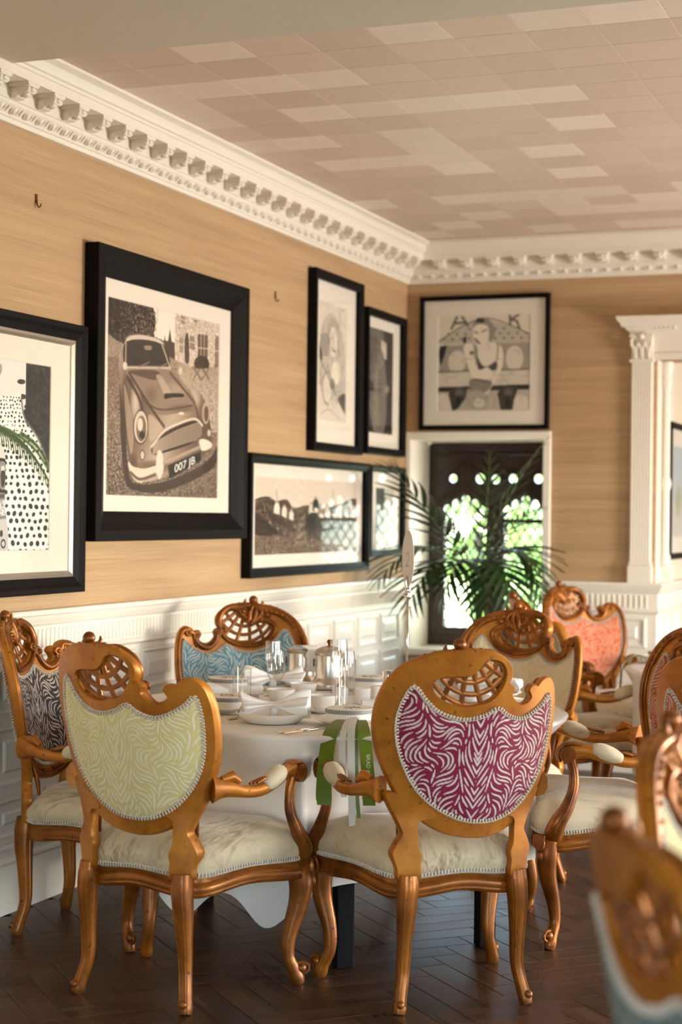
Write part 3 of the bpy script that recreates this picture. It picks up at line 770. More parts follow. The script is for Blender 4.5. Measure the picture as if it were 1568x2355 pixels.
    for du, dv, b in ((-.012, -.06, -.03), (.0, -.068, -.008), (.014, -.058, .018)):
        s = spline([(-.098 + US, 1.028), (-.098 + US + b, 1.0), (-.088 + US + du, 1.02 + dv), (-.07 + US + du * 2, 1.024 + dv)], 6); C.append(tube([back(p[0], p[1], T1 + .006) for p in s], [.005 + .006 * math.sin(PI * min(1, k / 16)) for k in range(len(s))], 7))
    s = spline([(-.05 + US, 1.018), (-.005 + US, 1.02), (.034 + US, 1.0), (.052 + US, .965), (.044 + US, .935)], 6); C.append(tube([back(p[0], p[1], T1 + .004) for p in s], [(.011, .013)] * len(s), 8, up=(0, 1, 0)))
    C += [volute((-.052 + US, 1.0), .017, start=1.6, dirn=1), volute((.03 + US, .935), .014, start=0, dirn=-1), volute((-.15 + US, .985), .02, start=1.2, dirn=-1), volute((-.122 + US, .972), .014, start=0, dirn=1)]
    s = spline([(-.13 + US, 1.006), (-.18 + US, .998), (-.225 + US, .974), (-.255 + US, .93), (-.272 + US, .88)], 6); C.append(tube([back(p[0], p[1], T1 + .003) for p in s], [(.014 - .009 * k / len(s), .012) for k in range(len(s))], 8, up=(0, 1, 0)))
    for k in range(9):
        f = k / 8; p = s[int(f * (len(s) - 6)) + 2]; C.append(ball(back(p[0], p[1], T1 + .014), .0075 - .003 * f, 7, 5))
    for p in outer_s[::3]:
        if p[1] > 1.012: C.append(ball(back(p[0], p[1] + .002, .0), .0055, 6, 4, (1, 2.2, 1)))
    D.append(('crest', 'crest_carving', *join(*C), 'gold_carved', 'frame', 60))
    # padded panel, both faces, with braid
    V2, F2 = fill2d(fab_s, [], .0030); dd = polydist(V2, fab_s); h = .016 * (1 - np.exp(-dd / .022))
    n = len(V2); V = [back(p[0], p[1], T1 + .0012 + k * 1.0) for p, k in zip(V2, h)] + [back(p[0], p[1], T0 - .0012 - k * .65) for p, k in zip(V2, h)]
    D.append(('panel', 'back_panel', V, [f[::-1] for f in F2] + [tuple(i + n for i in f) for f in F2], 'fabric', None, 180))
    global FIG; fg = figure(V2); FIG = np.r_[fg, fg]
    ev = resample(fab_s, .006)
    D.append(('braid', 'braid', *helix(b3(ev, T0 - .003), (0, -1, -.14)), 'braid', 'panel', 180))
    D.append(('braid', 'braid', *helix(b3(ev, T1 + .003), (0, 1, .14)), 'braid', 'panel', 180))
    # stiles between back and seat
    SL = [(-.232, .622), (-.222, .585), (-.205, .552), (-.192, .522), (-.186, .502), (-.197, .482), (-.205, .465), (-.212, .445), (-.204, .420), (-.199, .40), (-.197, .378), (-.19, .372), (-.165, .371), (-.143, .372), (-.138, .378), (-.139, .40), (-.141, .42), (-.137, .442), (-.147, .468), (-.148, .504), (-.146, .54), (-.10, .556), (-.15, .60)]
    for s in (1, -1):
        P = resample(spline([(u * s, v) for u, v in SL], 4, True), .008); V, F = plate(P, [], -.018, .02, .004, .02)
        D.append(('stile', 'stile', [back(p[0], p[1], p[2] - .036 * min(1, max(0, (.56 - p[1]) / .17))) for p in V], F, 'gold_flat', None, 35))
        D.append(('stile_leaf', 'stile_carving', *join(*[tube([back(s * (-.19 + .012 * k), .60 - .02 * k, .02), back(s * (-.182 + .006 * k), .53 - .012 * k, .03), back(s * (-.178 + .002 * k), .46, .026)], [.004, .008, .004], 6) for k in range(3)]), 'gold_carved', 'stile', 60))
    # seat outline
    half = [(0, -.198), (.08, -.196), (.15, -.188), (.198, -.168), (.222, -.12), (.245, -.03), (.272, .08), (.292, .16), (.298, .205), (.285, .24), (.24, .252), (.16, .262), (.08, .272), (0, .276)]
    out = np.array(half + [(-x, y) for x, y in half[-2:0:-1]]); seat = resample(spline(out, 4, True), .02)
    # serpentine rail: its lower edge swings up at the middle of each side
    def rail_low(p):
        ang = math.atan2(p[1] - .03, p[0]); return .332 + .010 * math.cos(4 * ang + PI) 
    def zrail(p): return .018 * math.sin(2 * math.atan2(p[1], p[0])) ** 2
    V, F = [], []; prof = [(-.03, .385), (.0, .385), (.006, .378), (.004, .371), (.009, .366), (.012, .356), (.008, .346), (.010, .341), (.006, .334), (-.004, .331), (-.03, .331)]
    m = len(seat)
    for d, z in prof:
        o = offset(seat, d)
        for p in o: V.append((p[0], p[1], z - zrail(p) * (1 if z < .38 else .6)))
    for i in range(len(prof) - 1):
        for k in range(m): F.append((i * m + k, i * m + (k + 1) % m, (i + 1) * m + (k + 1) % m, (i + 1) * m + k))
    for k in range(m): F.append(((len(prof) - 1) * m + k, (len(prof) - 1) * m + (k + 1) % m, (k + 1) % m, k))
    D.append(('rail', 'seat_rail', V, F, 'gold_leg', None, 40))
    # small carved drop at the middle of the front rail
    D.append(('drop', 'rail_carving', *join(ball((0, .284, .338), .02, 10, 7, (1.6, .6, .8)), ball((-.045, .283, .342), .013, 8, 6, (1.8, .6, .8)), ball((.045, .283, .342), .013, 8, 6, (1.8, .6, .8))), 'gold_carved', 'rail', 60))
    # cushion
    V, F = [], []; rings = [(-.004, .372), (.008, .39), (.018, .408), (.018, .428), (.006, .450), (-.016, .468), (-.05, .484), (-.10, .495), (-.16, .500), (-.22, .502)]
    c0 = np.array((0, .03))
    for d, z in rings:
        for p in seat:
            rr = np.linalg.norm(p - c0); f = max(.02, (rr + d) / rr); q = c0 + (p - c0) * f; V.append((q[0], q[1], z - zrail(p) * (.6 if d > -.02 else .25 if d > -.1 else 0)))
    for i in range(len(rings) - 1):
        for k in range(m): F.append((i * m + k, i * m + (k + 1) % m, (i + 1) * m + (k + 1) % m, (i + 1) * m + k))
    F.append(tuple((len(rings) - 1) * m + k for k in range(m)))
    D.append(('cushion', 'seat_cushion', V, F, 'velvet', None, 180))
    sb = offset(seat, .012); D.append(('braid', 'braid', *helix([(p[0], p[1], .392 - zrail(p) * .6) for p in resample(sb, .006)], lambda Q: np.c_[Q[:, 0], Q[:, 1] - .03, np.zeros(len(Q))]), 'braid', 'cushion', 180))
    # cabriole legs
    for s in (1, -1):
        pr = spline([(s * .166, -.203, .385), (s * .168, -.207, .345), (s * .172, -.207, .29), (s * .174, -.200, .20), (s * .176, -.197, .11), (s * .188, -.211, .045), (s * .197, -.224, .0)], 5)
        rad = np.interp(np.linspace(0, 1, len(pr)), [0, .17, .33, .5, .67, .84, .93, 1], [.030, .032, .029, .022, .0185, .018, .020, .016])
        lines = [tube([(p[0] + dx * r, p[1] - r * .86, p[2]) for p, r in zip(pr[3:-3], rad[3:-3])], .0032, 5) for dx in (-.55, .55)]
        D.append(('leg', 'leg', *join(tube([tuple(p) for p in pr], [(r, r * .95) for r in rad], 12, up=(0, 1, 0), sq=2.6), *lines, ball((s * .197, -.236, .03), .012, 8, 6)), 'gold_leg', None, 50))
        pf = spline([(s * .262, .205, .40), (s * .274, .220, .355), (s * .283, .232, .305), (s * .278, .228, .24), (s * .262, .206, .15), (s * .262, .200, .085), (s * .278, .212, .04), (s * .288, .222, .0)], 5)
        rad = np.interp(np.linspace(0, 1, len(pf)), [0, .14, .29, .43, .57, .71, .86, .93, 1], [.026, .034, .036, .029, .022, .018, .018, .021, .016])
        lines = [tube([(p[0] + s * r * .86 * math.cos(a), p[1] + r * .86 * math.sin(a), p[2]) for p, r in zip(pf[6:-4], rad[6:-4])], .003, 5) for a in (R(-5), R(45), R(95))]
        D.append(('leg', 'leg', *join(tube([tuple(p) for p in pf], [(r, r) for r in rad], 12, up=(0, 1, 0), sq=2.4), *lines, ball((s * .292, .226, .046), .0165, 10, 7), tube([(s * (.292 + .017 * math.cos(a)), .226 + .017 * math.cos(a), .046 + .018 * math.sin(a)) for a in (-1.2, -.4, .4, 1.2, 2.0, 2.8)], .0055, 6)), 'gold_leg', None, 50))
        fan = [ball((s * .306, .254, .345), .026, 10, 7, (.55, .55, 1.15))] + [tube([(s * .312, .262, .318), (s * (.318 + .012 * k), .266 - .012 * k, .35), (s * (.312 + .014 * k), .262 - .014 * k, .376)], [.003, .006, .004], 6) for k in (-1, -.5, 0, .5, 1)]
        fan.append(ball((s * .309, .258, .305), .014, 8, 6, (.8, .8, 1.4)))
        D.append(('fan', 'knee_shell', *join(*fan), 'gold_carved', 'leg', 60))
    # arms
    for s in (1, -1):
        pa = spline([(s * .243, -.176, .628), (s * .268, -.140, .628), (s * .288, -.085, .615), (s * .303, -.02, .612), (s * .306, .05, .630), (s * .302, .11, .650), (s * .296, .155, .648)], 6)
        ra = np.interp(np.linspace(0, 1, len(pa)), [0, .12, .3, .5, .7, .88, 1], [.040, .028, .018, .018, .02, .02, .024])
        hand = join(tube([(s * .270, .174, .638), (s * .322, .174, .638)], [(.027, .027)] * 2, 16), tube([(s * .266, .174, .638), (s * .326, .174, .638)], [(.014, .014)] * 2, 12), tube([(s * .263, .174, .638), (s * .329, .174, .638)], [(.006, .006)] * 2, 8), tube([(s * .297, .118, .664), (s * .296, .15, .671), (s * .296, .18, .669), (s * .296, .200, .652), (s * .296, .204, .63), (s * .296, .195, .612)], [(.006, .014), (.008, .022), (.008, .024), (.008, .024), (.008, .022), (.006, .016)], 8))
        bump = tube([(s * .262, -.155, .655), (s * .276, -.125, .662), (s * .286, -.10, .645)], [.010, .016, .008], 8)
        D.append(('arm', 'arm', *join(tube([tuple(p) for p in pa], [(r, r * .85) for r in ra], 10, up=(0, 0, 1), sq=2.4), bump), 'gold_flat', None, 50))
        D.append(('hand', 'hand_scroll', *hand, 'gold_carved', 'arm', 50))
        D.append(('scroll', 'arm_carving', *join(*[tube([(s * (.298 + .006 * j), -.05 + .01 * j, .634), (s * (.303 + .006 * j), -.02, .641), (s * (.305 + .005 * j), .005, .646)], [.004, .006, .003], 6) for j in (-1, 0, 1)]), 'gold_carved', 'arm', 60))
        pp = spline([(s * .304, -.005, .622), (s * .306, .022, .632), (s * .306, .05, .643), (s * .304, .072, .650), (s * .302, .092, .654)], 6)
        rp = [.010 + .022 * math.sin(PI * (k + .6) / (len(pp) + .2)) ** .45 for k in range(len(pp))]
        D.append(('pad', 'arm_pad', *tube([tuple(p) for p in pp], [(r * .85, r * .95) for r in rp], 12, up=(0, 0, 1)), 'velvet', 'arm', 180))
        ps = spline([(s * .296, .163, .632), (s * .293, .150, .58), (s * .296, .150, .525), (s * .308, .172, .465), (s * .312, .200, .42), (s * .298, .212, .385), (s * .28, .212, .355)], 5)
        rs = np.interp(np.linspace(0, 1, len(ps)), [0, .2, .4, .62, .8, 1], [.018, .016, .019, .026, .032, .03])
        D.append(('support', 'arm_support', *join(tube([tuple(p) for p in ps], [(r, r * .8) for r in rs], 10, up=(0, 1, 0), sq=2.5), tube([(p[0] + s * r * .8, p[1], p[2]) for p, r in zip(ps[2:-5], rs[2:-5])], .0032, 5)), 'gold_carved', None, 50))
    return D
CM = chair_meshes()
def mirrored(V, F): return [(-v[0], v[1], v[2]) for v in V], [tuple(f[::-1]) for f in F]
TYPES = {}
for ty in 'AB':
    L = []
    for key, name, V, F, mat, par, sm in CM:
        if ty == 'B': V, F = mirrored(V, F)
        me = fix(mesh(name, V, F, True, sm))
        if key == 'panel': me.attributes.new('Figure', 'FLOAT', 'POINT').data.foreach_set('value', FIG.astype(np.float32))
        L.append((key, name, me, mat, par))
    TYPES[ty] = L
def chair(label, loc, ang, fab, ty='A', group=None, scale=1.0):
    """ang: direction the sitter faces, degrees in the room"""
    t = thing('carved_armchair', label, 'armchair', (loc[0], loc[1], 0), R(ang - 90), group)
    t.scale = (scale,) * 3
    last = {}
    for key, name, me, mat, par in TYPES[ty]:
        o = obj(name, me, fab if mat == 'fabric' else mat, last[par] if par else t)
        last[key] = o
    return t
W_ = hexc(226, 214, 198)
FB = {k: fabric('flame_' + k, c, w) for k, c, w in [
    ('magenta', hexc(124, 2, 52), hexc(216, 200, 190)), ('lime', hexc(216, 202, 138), hexc(232, 220, 190)), ('blue', hexc(108, 154, 164), hexc(216, 216, 208)), ('brown', hexc(62, 44, 38), hexc(206, 192, 178)),
    ('ivory', hexc(224, 206, 164), hexc(232, 216, 180)), ('orange', hexc(206, 94, 52), hexc(222, 176, 146)), ('rust', hexc(168, 76, 38), hexc(204, 168, 142)), ('coral', hexc(200, 104, 68), hexc(228, 216, 206)),
    ('cream', hexc(224, 204, 148), hexc(230, 214, 170)), ('teal', hexc(96, 114, 112), hexc(140, 142, 130)), ('sage', hexc(180, 172, 126), hexc(202, 190, 152))]}
GT = 'carved armchairs around the white-clothed round table'
TCX, TCY, TR, TZ = 1.12, 5.45, .78, .74
chair('gilt armchair with lime green patterned back, seen from behind, nearest the leopard picture', (.972, 4.522), 80, FB['lime'], 'A', GT)
chair('gilt armchair with magenta and white flame patterned back, seen from behind', (1.681, 4.806), 130, FB['magenta'], 'A', GT)
chair('gilt armchair with dark brown and white patterned back against the dado', (.41, 5.07), 6, FB['brown'], 'B', GT)
chair('gilt armchair with pale blue patterned back, facing the table before the dado', (.50, 6.10), -53, FB['blue'], 'A', GT)
chair('gilt armchair with plain ivory patterned back, behind the magenta armchair', (1.43, 6.24), 257, FB['ivory'], 'B', GT)
chair('gilt armchair with rust patterned front and two padded arms, facing the round table', (1.975, 5.735), 203, FB['rust'], 'B', GT)
G2 = 'carved armchairs around the far round table'
chair('gilt armchair with pale sage back, turned away, behind the ivory armchair', (1.485, 7.612), 36, FB['sage'], 'A', G2)
chair('gilt armchair with orange patterned back, furthest off by the back wall', (1.33, 8.80), 323.5, FB['orange'], 'B', G2)
G3 = 'carved armchairs in the near corner of the room'
chair('gilt armchair with coral and white patterned back, cut by the picture edge', (2.665, 4.92), 70, FB['coral'], 'A', G3)
chair('gilt armchair with cream padded front, slightly blurred, its crest before the rust armchair', (3.026, 2.892), 330, FB['cream'], 'B', G3)
chair('gilt armchair with dull teal back, strongly blurred, closest to the viewer', (3.118, 2.14), 42, FB['teal'], 'A', G3)
# ================================================================== TABLES AND TABLEWARE
def cloth_mesh(cx, cy, R0, z, dirs, hem0=.27, seed=1, corners=(0, 90, 180, 270)):
    """round-table cloth: flat top, soft shoulder, folded drop; dirs = [(angle, reach)] where a chair pushes it in"""
    n = 240; V, F = [], []
    r_ = np.random.default_rng(seed); ph = r_.uniform(0, 6, 4)
    rows = [(.0, 0), (.5, 0), (.86, 0), (.955, 0), (.985, .002), (1.0, .008)]
    drop = np.linspace(.02, 1, 22)
    th = np.linspace(0, 2 * PI, n, endpoint=False)
    fold = .5 * np.sin(9 * th + ph[0]) + .35 * np.sin(14 * th + ph[1] + .6 * np.sin(3 * th)) + .25 * np.sin(23 * th + ph[2])
    hem = np.full(n, hem0)
    for c in corners:
        d = np.abs((th - R(c) + PI) % (2 * PI) - PI); hem -= .13 * np.exp(-(d / .16) ** 2)
    lim = np.full(n, 9.0)
    for a, reach in dirs:
        d = (th - R(a) + PI) % (2 * PI) - PI; ok = np.abs(d) < 1.0
        lateral = np.where(ok, np.tan(d) * reach, 9)
        l2 = np.where(ok & (np.abs(lateral) < .42), reach / np.maximum(np.cos(d), .3), 9.0) + np.maximum(0, np.abs(lateral) - .30) * 2.2 * (np.abs(lateral) < .42)
        lim = np.minimum(lim, l2)
    for rr, dz in rows:
        for k in range(n): V.append((cx + R0 * rr * math.cos(th[k]), cy + R0 * rr * math.sin(th[k]), z - dz))
    for f in drop:
        for k in range(n):
            zz = z - .008 - (z - .008 - hem[k]) * f
            amp = .05 * f ** .8
            r = R0 + .004 + .02 * min(1, f * 6) * 0 + amp * (fold[k] + .35)
            if r > lim[k]:
                w = min(1, f * 5); r = r * (1 - w) + (lim[k] + .012 * fold[k]) * w
            V.append((cx + r * math.cos(th[k]), cy + r * math.sin(th[k]), zz))
    m = len(rows) + len(drop)
    for i in range(m - 1):
        for k in range(n):
            if i == 0: 
                F.append((n + k, n + (k + 1) % n, k)) if k == 0 else F.append((n + k, n + (k + 1) % n, 0))
            else: F.append((i * n + k, (i + 1) * n + k, (i + 1) * n + (k + 1) % n, i * n + (k + 1) % n))
    me = mesh('cloth', V, F, True); return fix(me)
def round_table(cx, cy, legs, label, group):
    t = thing('round_table', label, 'table', (cx, cy, 0), 0, group)
    obj('tabletop', mesh('tabletop', *lathe([(.0, .715), (.74, .715), (.755, .72), (.755, .73), (.75, .735), (0, .735)], 64), True, 40), 'dark_wood', t)
    lm = bevelled(*box(-.028, .028, -.028, .028, 0, .715), w=.004)
    for x, y in legs: obj('leg', lm, 'black_leg', t, (x, y, 0), (0, 0, R(38)))
    return t
lg = [(.225, -.53), (.555, -.10), (-.225, .53), (-.555, .10)]
round_table(TCX, TCY, lg, 'round table with black square legs under the long white cloth', 'round tables')
def push(cx, cy, chairs):
    out = []
    for x, y in chairs:
        d = math.hypot(x - cx, y - cy); out.append((math.degrees(math.atan2(y - cy, x - cx)), d - .245))
    return out
seats = [(.972, 4.522), (1.681, 4.806), (.41, 5.07), (.50, 6.10), (1.43, 6.24), (1.975, 5.735)]
tc = obj('tablecloth', cloth_mesh(TCX, TCY, TR, .741, push(TCX, TCY, seats) + [(-17, .64)], .27, 3, (-87, -112, 95, 175)), 'linen')
tc['label'] = 'long white cloth draped over the round table between the magenta and lime armchairs'; tc['category'] = 'tablecloth'
T2X, T2Y = 2.43, 7.72
round_table(T2X, T2Y, [(.45, .45), (-.45, .45), (.45, -.45), (-.45, -.45)], 'round table under the cloth beside the orange armchair', 'round tables')
tc2 = obj('tablecloth', cloth_mesh(T2X, T2Y, TR, .741, push(T2X, T2Y, [(1.485, 7.612), (1.33, 8.80)]), .3, 8), 'linen')
tc2['label'] = 'white cloth over the far table beside the orange armchair'; tc2['category'] = 'tablecloth'
TT = .742
def one(name, me, mat, loc, label, cat, group=None, rot=(0, 0, 0)):
    o = obj(name, me, mat, None, loc, rot); o['label'] = label; o['category'] = cat
    if group: o['group'] = group
    return o
# --- plates
plate_me = mesh('plate', *lathe([(0, 0), (.062, 0), (.064, .004), (.085, .010), (.112, .020), (.1155, .0225), (.113, .024), (.088, .016), (.07, .008), (0, .007)], 48), True, 35)
deep_me = mesh('deep_plate', *lathe([(0, 0), (.078, 0), (.088, .004), (.104, .018), (.116, .030), (.118, .033), (.115, .0335), (.10, .022), (.085, .010), (0, .008)], 48), True, 35)
PG = 'white plates on the round table'
def plt(x, y, label, me=plate_me, z=TT, g=PG): return one('dinner_plate', me, 'porcelain', (x, y, z), label, 'plate', g)
plt(1.086, 4.945, 'deep white plate holding the ringed napkin at the table front', deep_me)
plt(1.335, 4.985, 'white plate under the gift box with green ribbon')
plt(.84, 5.130, 'white plate under the gift box beside the lime armchair')
plt(.575, 5.700, 'white plate under the gift box before the blue armchair')
plt(1.03, 5.985, 'white plate under the gift box behind the votive cups')
plt(1.50, 5.985, 'white plate at the place of the ivory armchair')
plt(1.62, 5.45, 'white plate before the rust armchair')
# --- gift boxes
def blob(r, k): 
    a = np.linspace(0, 2 * PI, 64, endpoint=False); rr = r * (1 + .05 * np.cos(2 * a) - .07 * np.exp(-((a - 1.2) / .35) ** 2)) * k
    return np.stack([rr * np.cos(a), rr * np.sin(a)], 1)
def stackmesh(layers):
    V, F = [], []
    for pts, z in layers: V += [(p[0], p[1], z) for p in pts]
    n = len(layers[0][0])
    for i in range(len(layers) - 1):
        for k in range(n): F.append((i * n + k, i * n + (k + 1) % n, (i + 1) * n + (k + 1) % n, (i + 1) * n + k))
    F.append(tuple(range(n - 1, -1, -1))); F.append(tuple((len(layers) - 1) * n + k for k in range(n)))
    return V, F
RB = .077
gb_body = mesh('box_body', *stackmesh([(blob(RB, .96), 0), (blob(RB, .965), .002), (blob(RB, .965), .036)]), True, 40)
gb_lid = mesh('box_lid', *stackmesh([(blob(RB, .985), .030), (blob(RB, 1.0), .031), (blob(RB, 1.0), .0455), (blob(RB, .99), .047)]), True, 40)
gb_band = mesh('box_band', *stackmesh([(blob(RB, 1.006), .0325), (blob(RB, 1.012), .0335), (blob(RB, 1.012), .0445), (blob(RB, 1.006), .0455)]), True, 40)
def monogram():
    S = []
    def st(pts, w): 
        p = spline(pts, 6); S.append(tube([(q[0], q[1], .0472) for q in p], [(.0004, w * (.35 + .65 * math.sin(PI * k / (len(p) - 1)))) for k in range(len(p))], 4, up=(0, 0, 1)))
    st([(-.006, .018), (-.004, .0), (-.006, -.014), (-.016, -.020), (-.026, -.012), (-.022, -.002)], .0034)
    st([(-.016, .016), (-.006, .020), (.004, .018)], .002)
    st([(.006, .016), (.016, .020), (.024, .012), (.016, .003), (.010, .001)], .0032)
    st([(.010, .001), (.024, -.002), (.028, -.012), (.018, -.020), (.006, -.015)], .0036)
    st([(-.002, -.026), (.0, -.029), (.002, -.026)], .002)
    return mesh('monogram', *join(*S), True)
mono = monogram()
def gift(x, y, z, rot, label, g='round cream gift boxes with ribbed lids'):
    t = thing('gift_box', label, 'gift box', (x, y, z), R(rot), g)
    obj('box_body', gb_body, 'box_card', t); l = obj('lid', gb_lid, 'box_card', t); obj('ribbed_band', gb_band, 'ribbed', l); obj('monogram', mono, 'ink', l)
    return t
gift(.575, 5.700, TT + .0085, 150, 'cream gift box with black monogram lid before the blue armchair')
gift(.84, 5.130, TT + .0085, 120, 'cream gift box half hidden by the lime armchair back')
gift(1.335, 4.985, TT + .0085, 60, 'cream gift box with the green ribbon hanging from it')
gift(1.03, 5.985, TT + .0085, 200, 'cream gift box standing behind the tall glasses')
# --- napkins: a gathered napkin held by a ring
def napkin_mesh(seed, L=.215, Wd=.06):
    r_ = np.random.default_rng(seed); nu, nv = 40, 48; V, F = [], []; p1, p2, p3 = r_.uniform(0, 6, 3)
    for i in range(nu + 1):
        u = i / nu * 2 - 1; w = .016 + Wd * abs(u) ** .75 * (1 - .18 * abs(u) ** 4)
        for j in range(nv):
            a = 2 * PI * j / nv; fold = 1 + .34 * abs(u) ** .5 * math.sin(5 * a + p1 + 2 * u) + .12 * abs(u) * math.sin(9 * a + p2 + 4 * u)
            y = w * math.cos(a) * fold; z = max(.45 * w, .011) * math.sin(a) * fold * (1 + .3 * math.sin(3 * u + p3))
            x = u * L / 2 * (1 + .08 * math.cos(2 * a + p2))
            V.append((x, y, z + .024))
    for i in range(nu):
        for j in range(nv): F.append((i * nv + j, i * nv + (j + 1) % nv, (i + 1) * nv + (j + 1) % nv, (i + 1) * nv + j))
    F.append(tuple(range(nv - 1, -1, -1))); F.append(tuple(nu * nv + j for j in range(nv)))
    z0 = min(v[2] for v in V); V = [(v[0], v[1], v[2] - z0) for v in V]
    return fix(mesh('napkin', V, F, True))
ring_me = mesh('ring', *tube([(0, .0215 * math.cos(a), .0215 * math.sin(a)) for a in np.linspace(0, 2 * PI, 28)[:-1]], [(.002, .012)] * 27, 8, closed=True, up=(1, 0, 0)), True) if False else mesh('ring', *tube([(-.012, 0, 0), (-.011, 0, 0), (.011, 0, 0), (.012, 0, 0)], [.018, .021, .021, .018], 20, cap=False), True)
def napkin(x, y, z, rot, label, seed, ring=True):
    t = thing('napkin', label, 'napkin', (x, y, z), R(rot), 'white linen napkins')
    me = napkin_mesh(seed); obj('cloth', me, 'napkin', t)
    if ring: obj('napkin_ring', ring_me, 'napkin', t, (0, 0, .026))
napkin(1.09, 4.95, TT + .0085, 26, 'gathered white napkin in a ring lying on the deep plate', 4)
napkin(.72, 5.40, TT, 35, 'white napkin lying beside the tall tumbler and lime armchair', 6, False)
napkin(.70, 5.83, TT, 30, 'white napkin before the ice bucket with lid', 9)
napkin(1.50, 5.985, TT + .0085, 10, 'white napkin on the plate of the ivory armchair', 12)
napkin(1.62, 5.45, TT + .0085, 100, 'white napkin on the plate before the rust armchair', 15)
# --- cups and saucers
cup_me = mesh('cup', *lathe([(0, .0), (.026, 0), (.028, .004), (.034, .010), (.043, .028), (.049, .048), (.050, .052), (.0485, .052), (.042, .030), (.033, .013), (.0, .008)], 40), True, 40)
hand_me = mesh('handle', *tube(spline([(.044, 0, .042), (.058, 0, .046), (.066, 0, .034), (.058, 0, .018), (.040, 0, .014)], 5), .0042, 8), True)
sau_me = mesh('saucer', *lathe([(0, 0), (.045, 0), (.05, .003), (.07, .010), (.075, .013), (.073, .0145), (.05, .007), (0, .005)], 40), True, 35)
for x, y, r, lb in [(.925, 5.385, 120, 'white teacup with its handle to the lime armchair side, behind the flute'), (.915, 5.615, 150, 'white teacup standing before the napkin and ice bucket'), (1.127, 5.275, 20, 'white teacup right behind the ringed napkin, handle towards the gift box')]:
    one('saucer', sau_me, 'porcelain', (x, y, TT), 'white saucer under the ' + lb[6:], 'saucer', 'saucers on the round table')
    t = thing('teacup', lb, 'cup', (x, y, TT + .006), R(r), 'teacups on the round table'); obj('bowl', cup_me, 'porcelain', t); obj('handle', hand_me, 'porcelain', t)
vot = mesh('votive', *lathe([(0, 0), (.026, 0), (.0275, .003), (.0285, .054), (.0275, .055), (.0255, .054), (.0245, .008), (0, .006)], 32), True, 40)
for x, y, lb in [(1.082, 5.545, 'white cylindrical cup behind the front champagne flute'), (1.155, 5.575, 'white cylindrical cup beside the low white sugar dish'), (1.175, 5.68, 'white cylindrical cup next to the steel pepper mill')]:
    one('votive_cup', vot, 'porcelain', (x, y, TT), lb, 'cup', 'small white cylinder cups')
dish = join(box(-.048, .048, -.028, .028, 0, .004), box(-.048, .048, -.028, -.024, .004, .036), box(-.048, .048, .024, .028, .004, .036), box(-.048, -.044, -.024, .024, .004, .036), box(.044, .048, -.024, .024, .004, .036))
one('sugar_dish', mesh('dish', *dish), 'porcelain', (1.271, 5.392, TT), 'low rectangular white sugar dish', 'dish', None, (0, 0, R(25)))
# --- glasses
tum = mesh('tumbler', *lathe([(0, 0), (.029, 0), (.030, .003), (.032, .13), (.0312, .1305), (.0304, .13), (.0285, .010), (0, .008)], 36), True, 40)
for x, y, lb in [(.80, 5.335, 'tall clear tumbler standing by the lime armchair'), (1.225, 5.215, 'tall clear tumbler just behind the ribboned gift box'), (1.0, 5.83, 'tall clear tumbler furthest back by the ice bucket')]:
    one('tumbler', tum, 'crystal', (x, y, TT), lb, 'glass', 'clear tumblers')
def flute():
    o = [(0, 0), (.033, 0), (.034, .0015), (.02, .004), (.006, .008), (.0042, .02), (.004, .075), (.006, .085), (.018, .10), (.028, .115), (.032, .135), (.031, .165), (.0275, .20), (.0268, .2005), (.0262, .20), (.0297, .165), (.0306, .136), (.0265, .117), (.016, .103), (0, .094)]
    return mesh('flute', *lathe(o, 36), True, 40)
fl = flute()
for x, y, lb in [(.955, 5.27, 'champagne flute before the teacup, in front of the blue armchair'), (.775, 5.66, 'champagne flute furthest from the viewer before the blue armchair'), (1.175, 5.36, 'champagne flute behind the ribboned gift box'), (.955, 5.86, 'champagne flute beside the lidded ice bucket')]:
    one('champagne_flute', fl, 'crystal', (x, y, TT), lb, 'glass', 'champagne flutes')
# --- pepper mill
t = thing('pepper_mill', 'steel-topped clear pepper mill beside the magenta armchair', 'pepper mill', (1.20, 5.72, TT))
obj('glass_body', mesh('mill_glass', *lathe([(0, 0), (.021, 0), (.022, .002), (.022, .052), (0, .052)], 28), True, 40), 'pepper', t)
obj('steel_cap', mesh('mill_cap', *lathe([(0, .052), (.023, .052), (.0235, .054), (.0235, .104), (.022, .107), (0, .108)], 28), True, 40), 'silver', t)
# --- ice buckets
def bucket(x, y, label, lid):
    t = thing('ice_bucket', label, 'ice bucket', (x, y, TT), R(20), 'steel ice buckets')
    obj('body', mesh('bucket', *lathe([(0, 0), (.060, 0), (.066, .004), (.068, .016), (.064, .030), (.055, .040), (.052, .046), (.052, .128), (.056, .132), (.057, .140), (.053, .145), (.050, .146)] + ([(0, .146)] if lid else [(.047, .14), (.046, .05), (0, .05)]), 40), True, 40), 'steel', t)
    for s in (1, -1): obj('handle_ring', mesh('handle_ring', *tube([(s * .058, .011 * math.cos(a), .10 + .013 * math.sin(a)) for a in np.linspace(0, 2 * PI, 18)[:-1]], .0028, 6, closed=True), True), 'brass', t)
    if lid:
        l = obj('lid', mesh('lid', *lathe([(.052, .146), (.05, .150), (.03, .160), (.01, .165), (0, .166)], 36), True, 40), 'steel', t)
        obj('knob', mesh('knob', *lathe([(.004, .164), (.006, .172), (.010, .178), (.008, .186), (0, .189)], 16), True), 'brass', l)
    return t
bucket(.865, 5.985, 'steel ice bucket with a lid and dark knob', True)
bucket(.725, 6.045, 'open steel ice bucket with a white napkin hung over its rim', False)
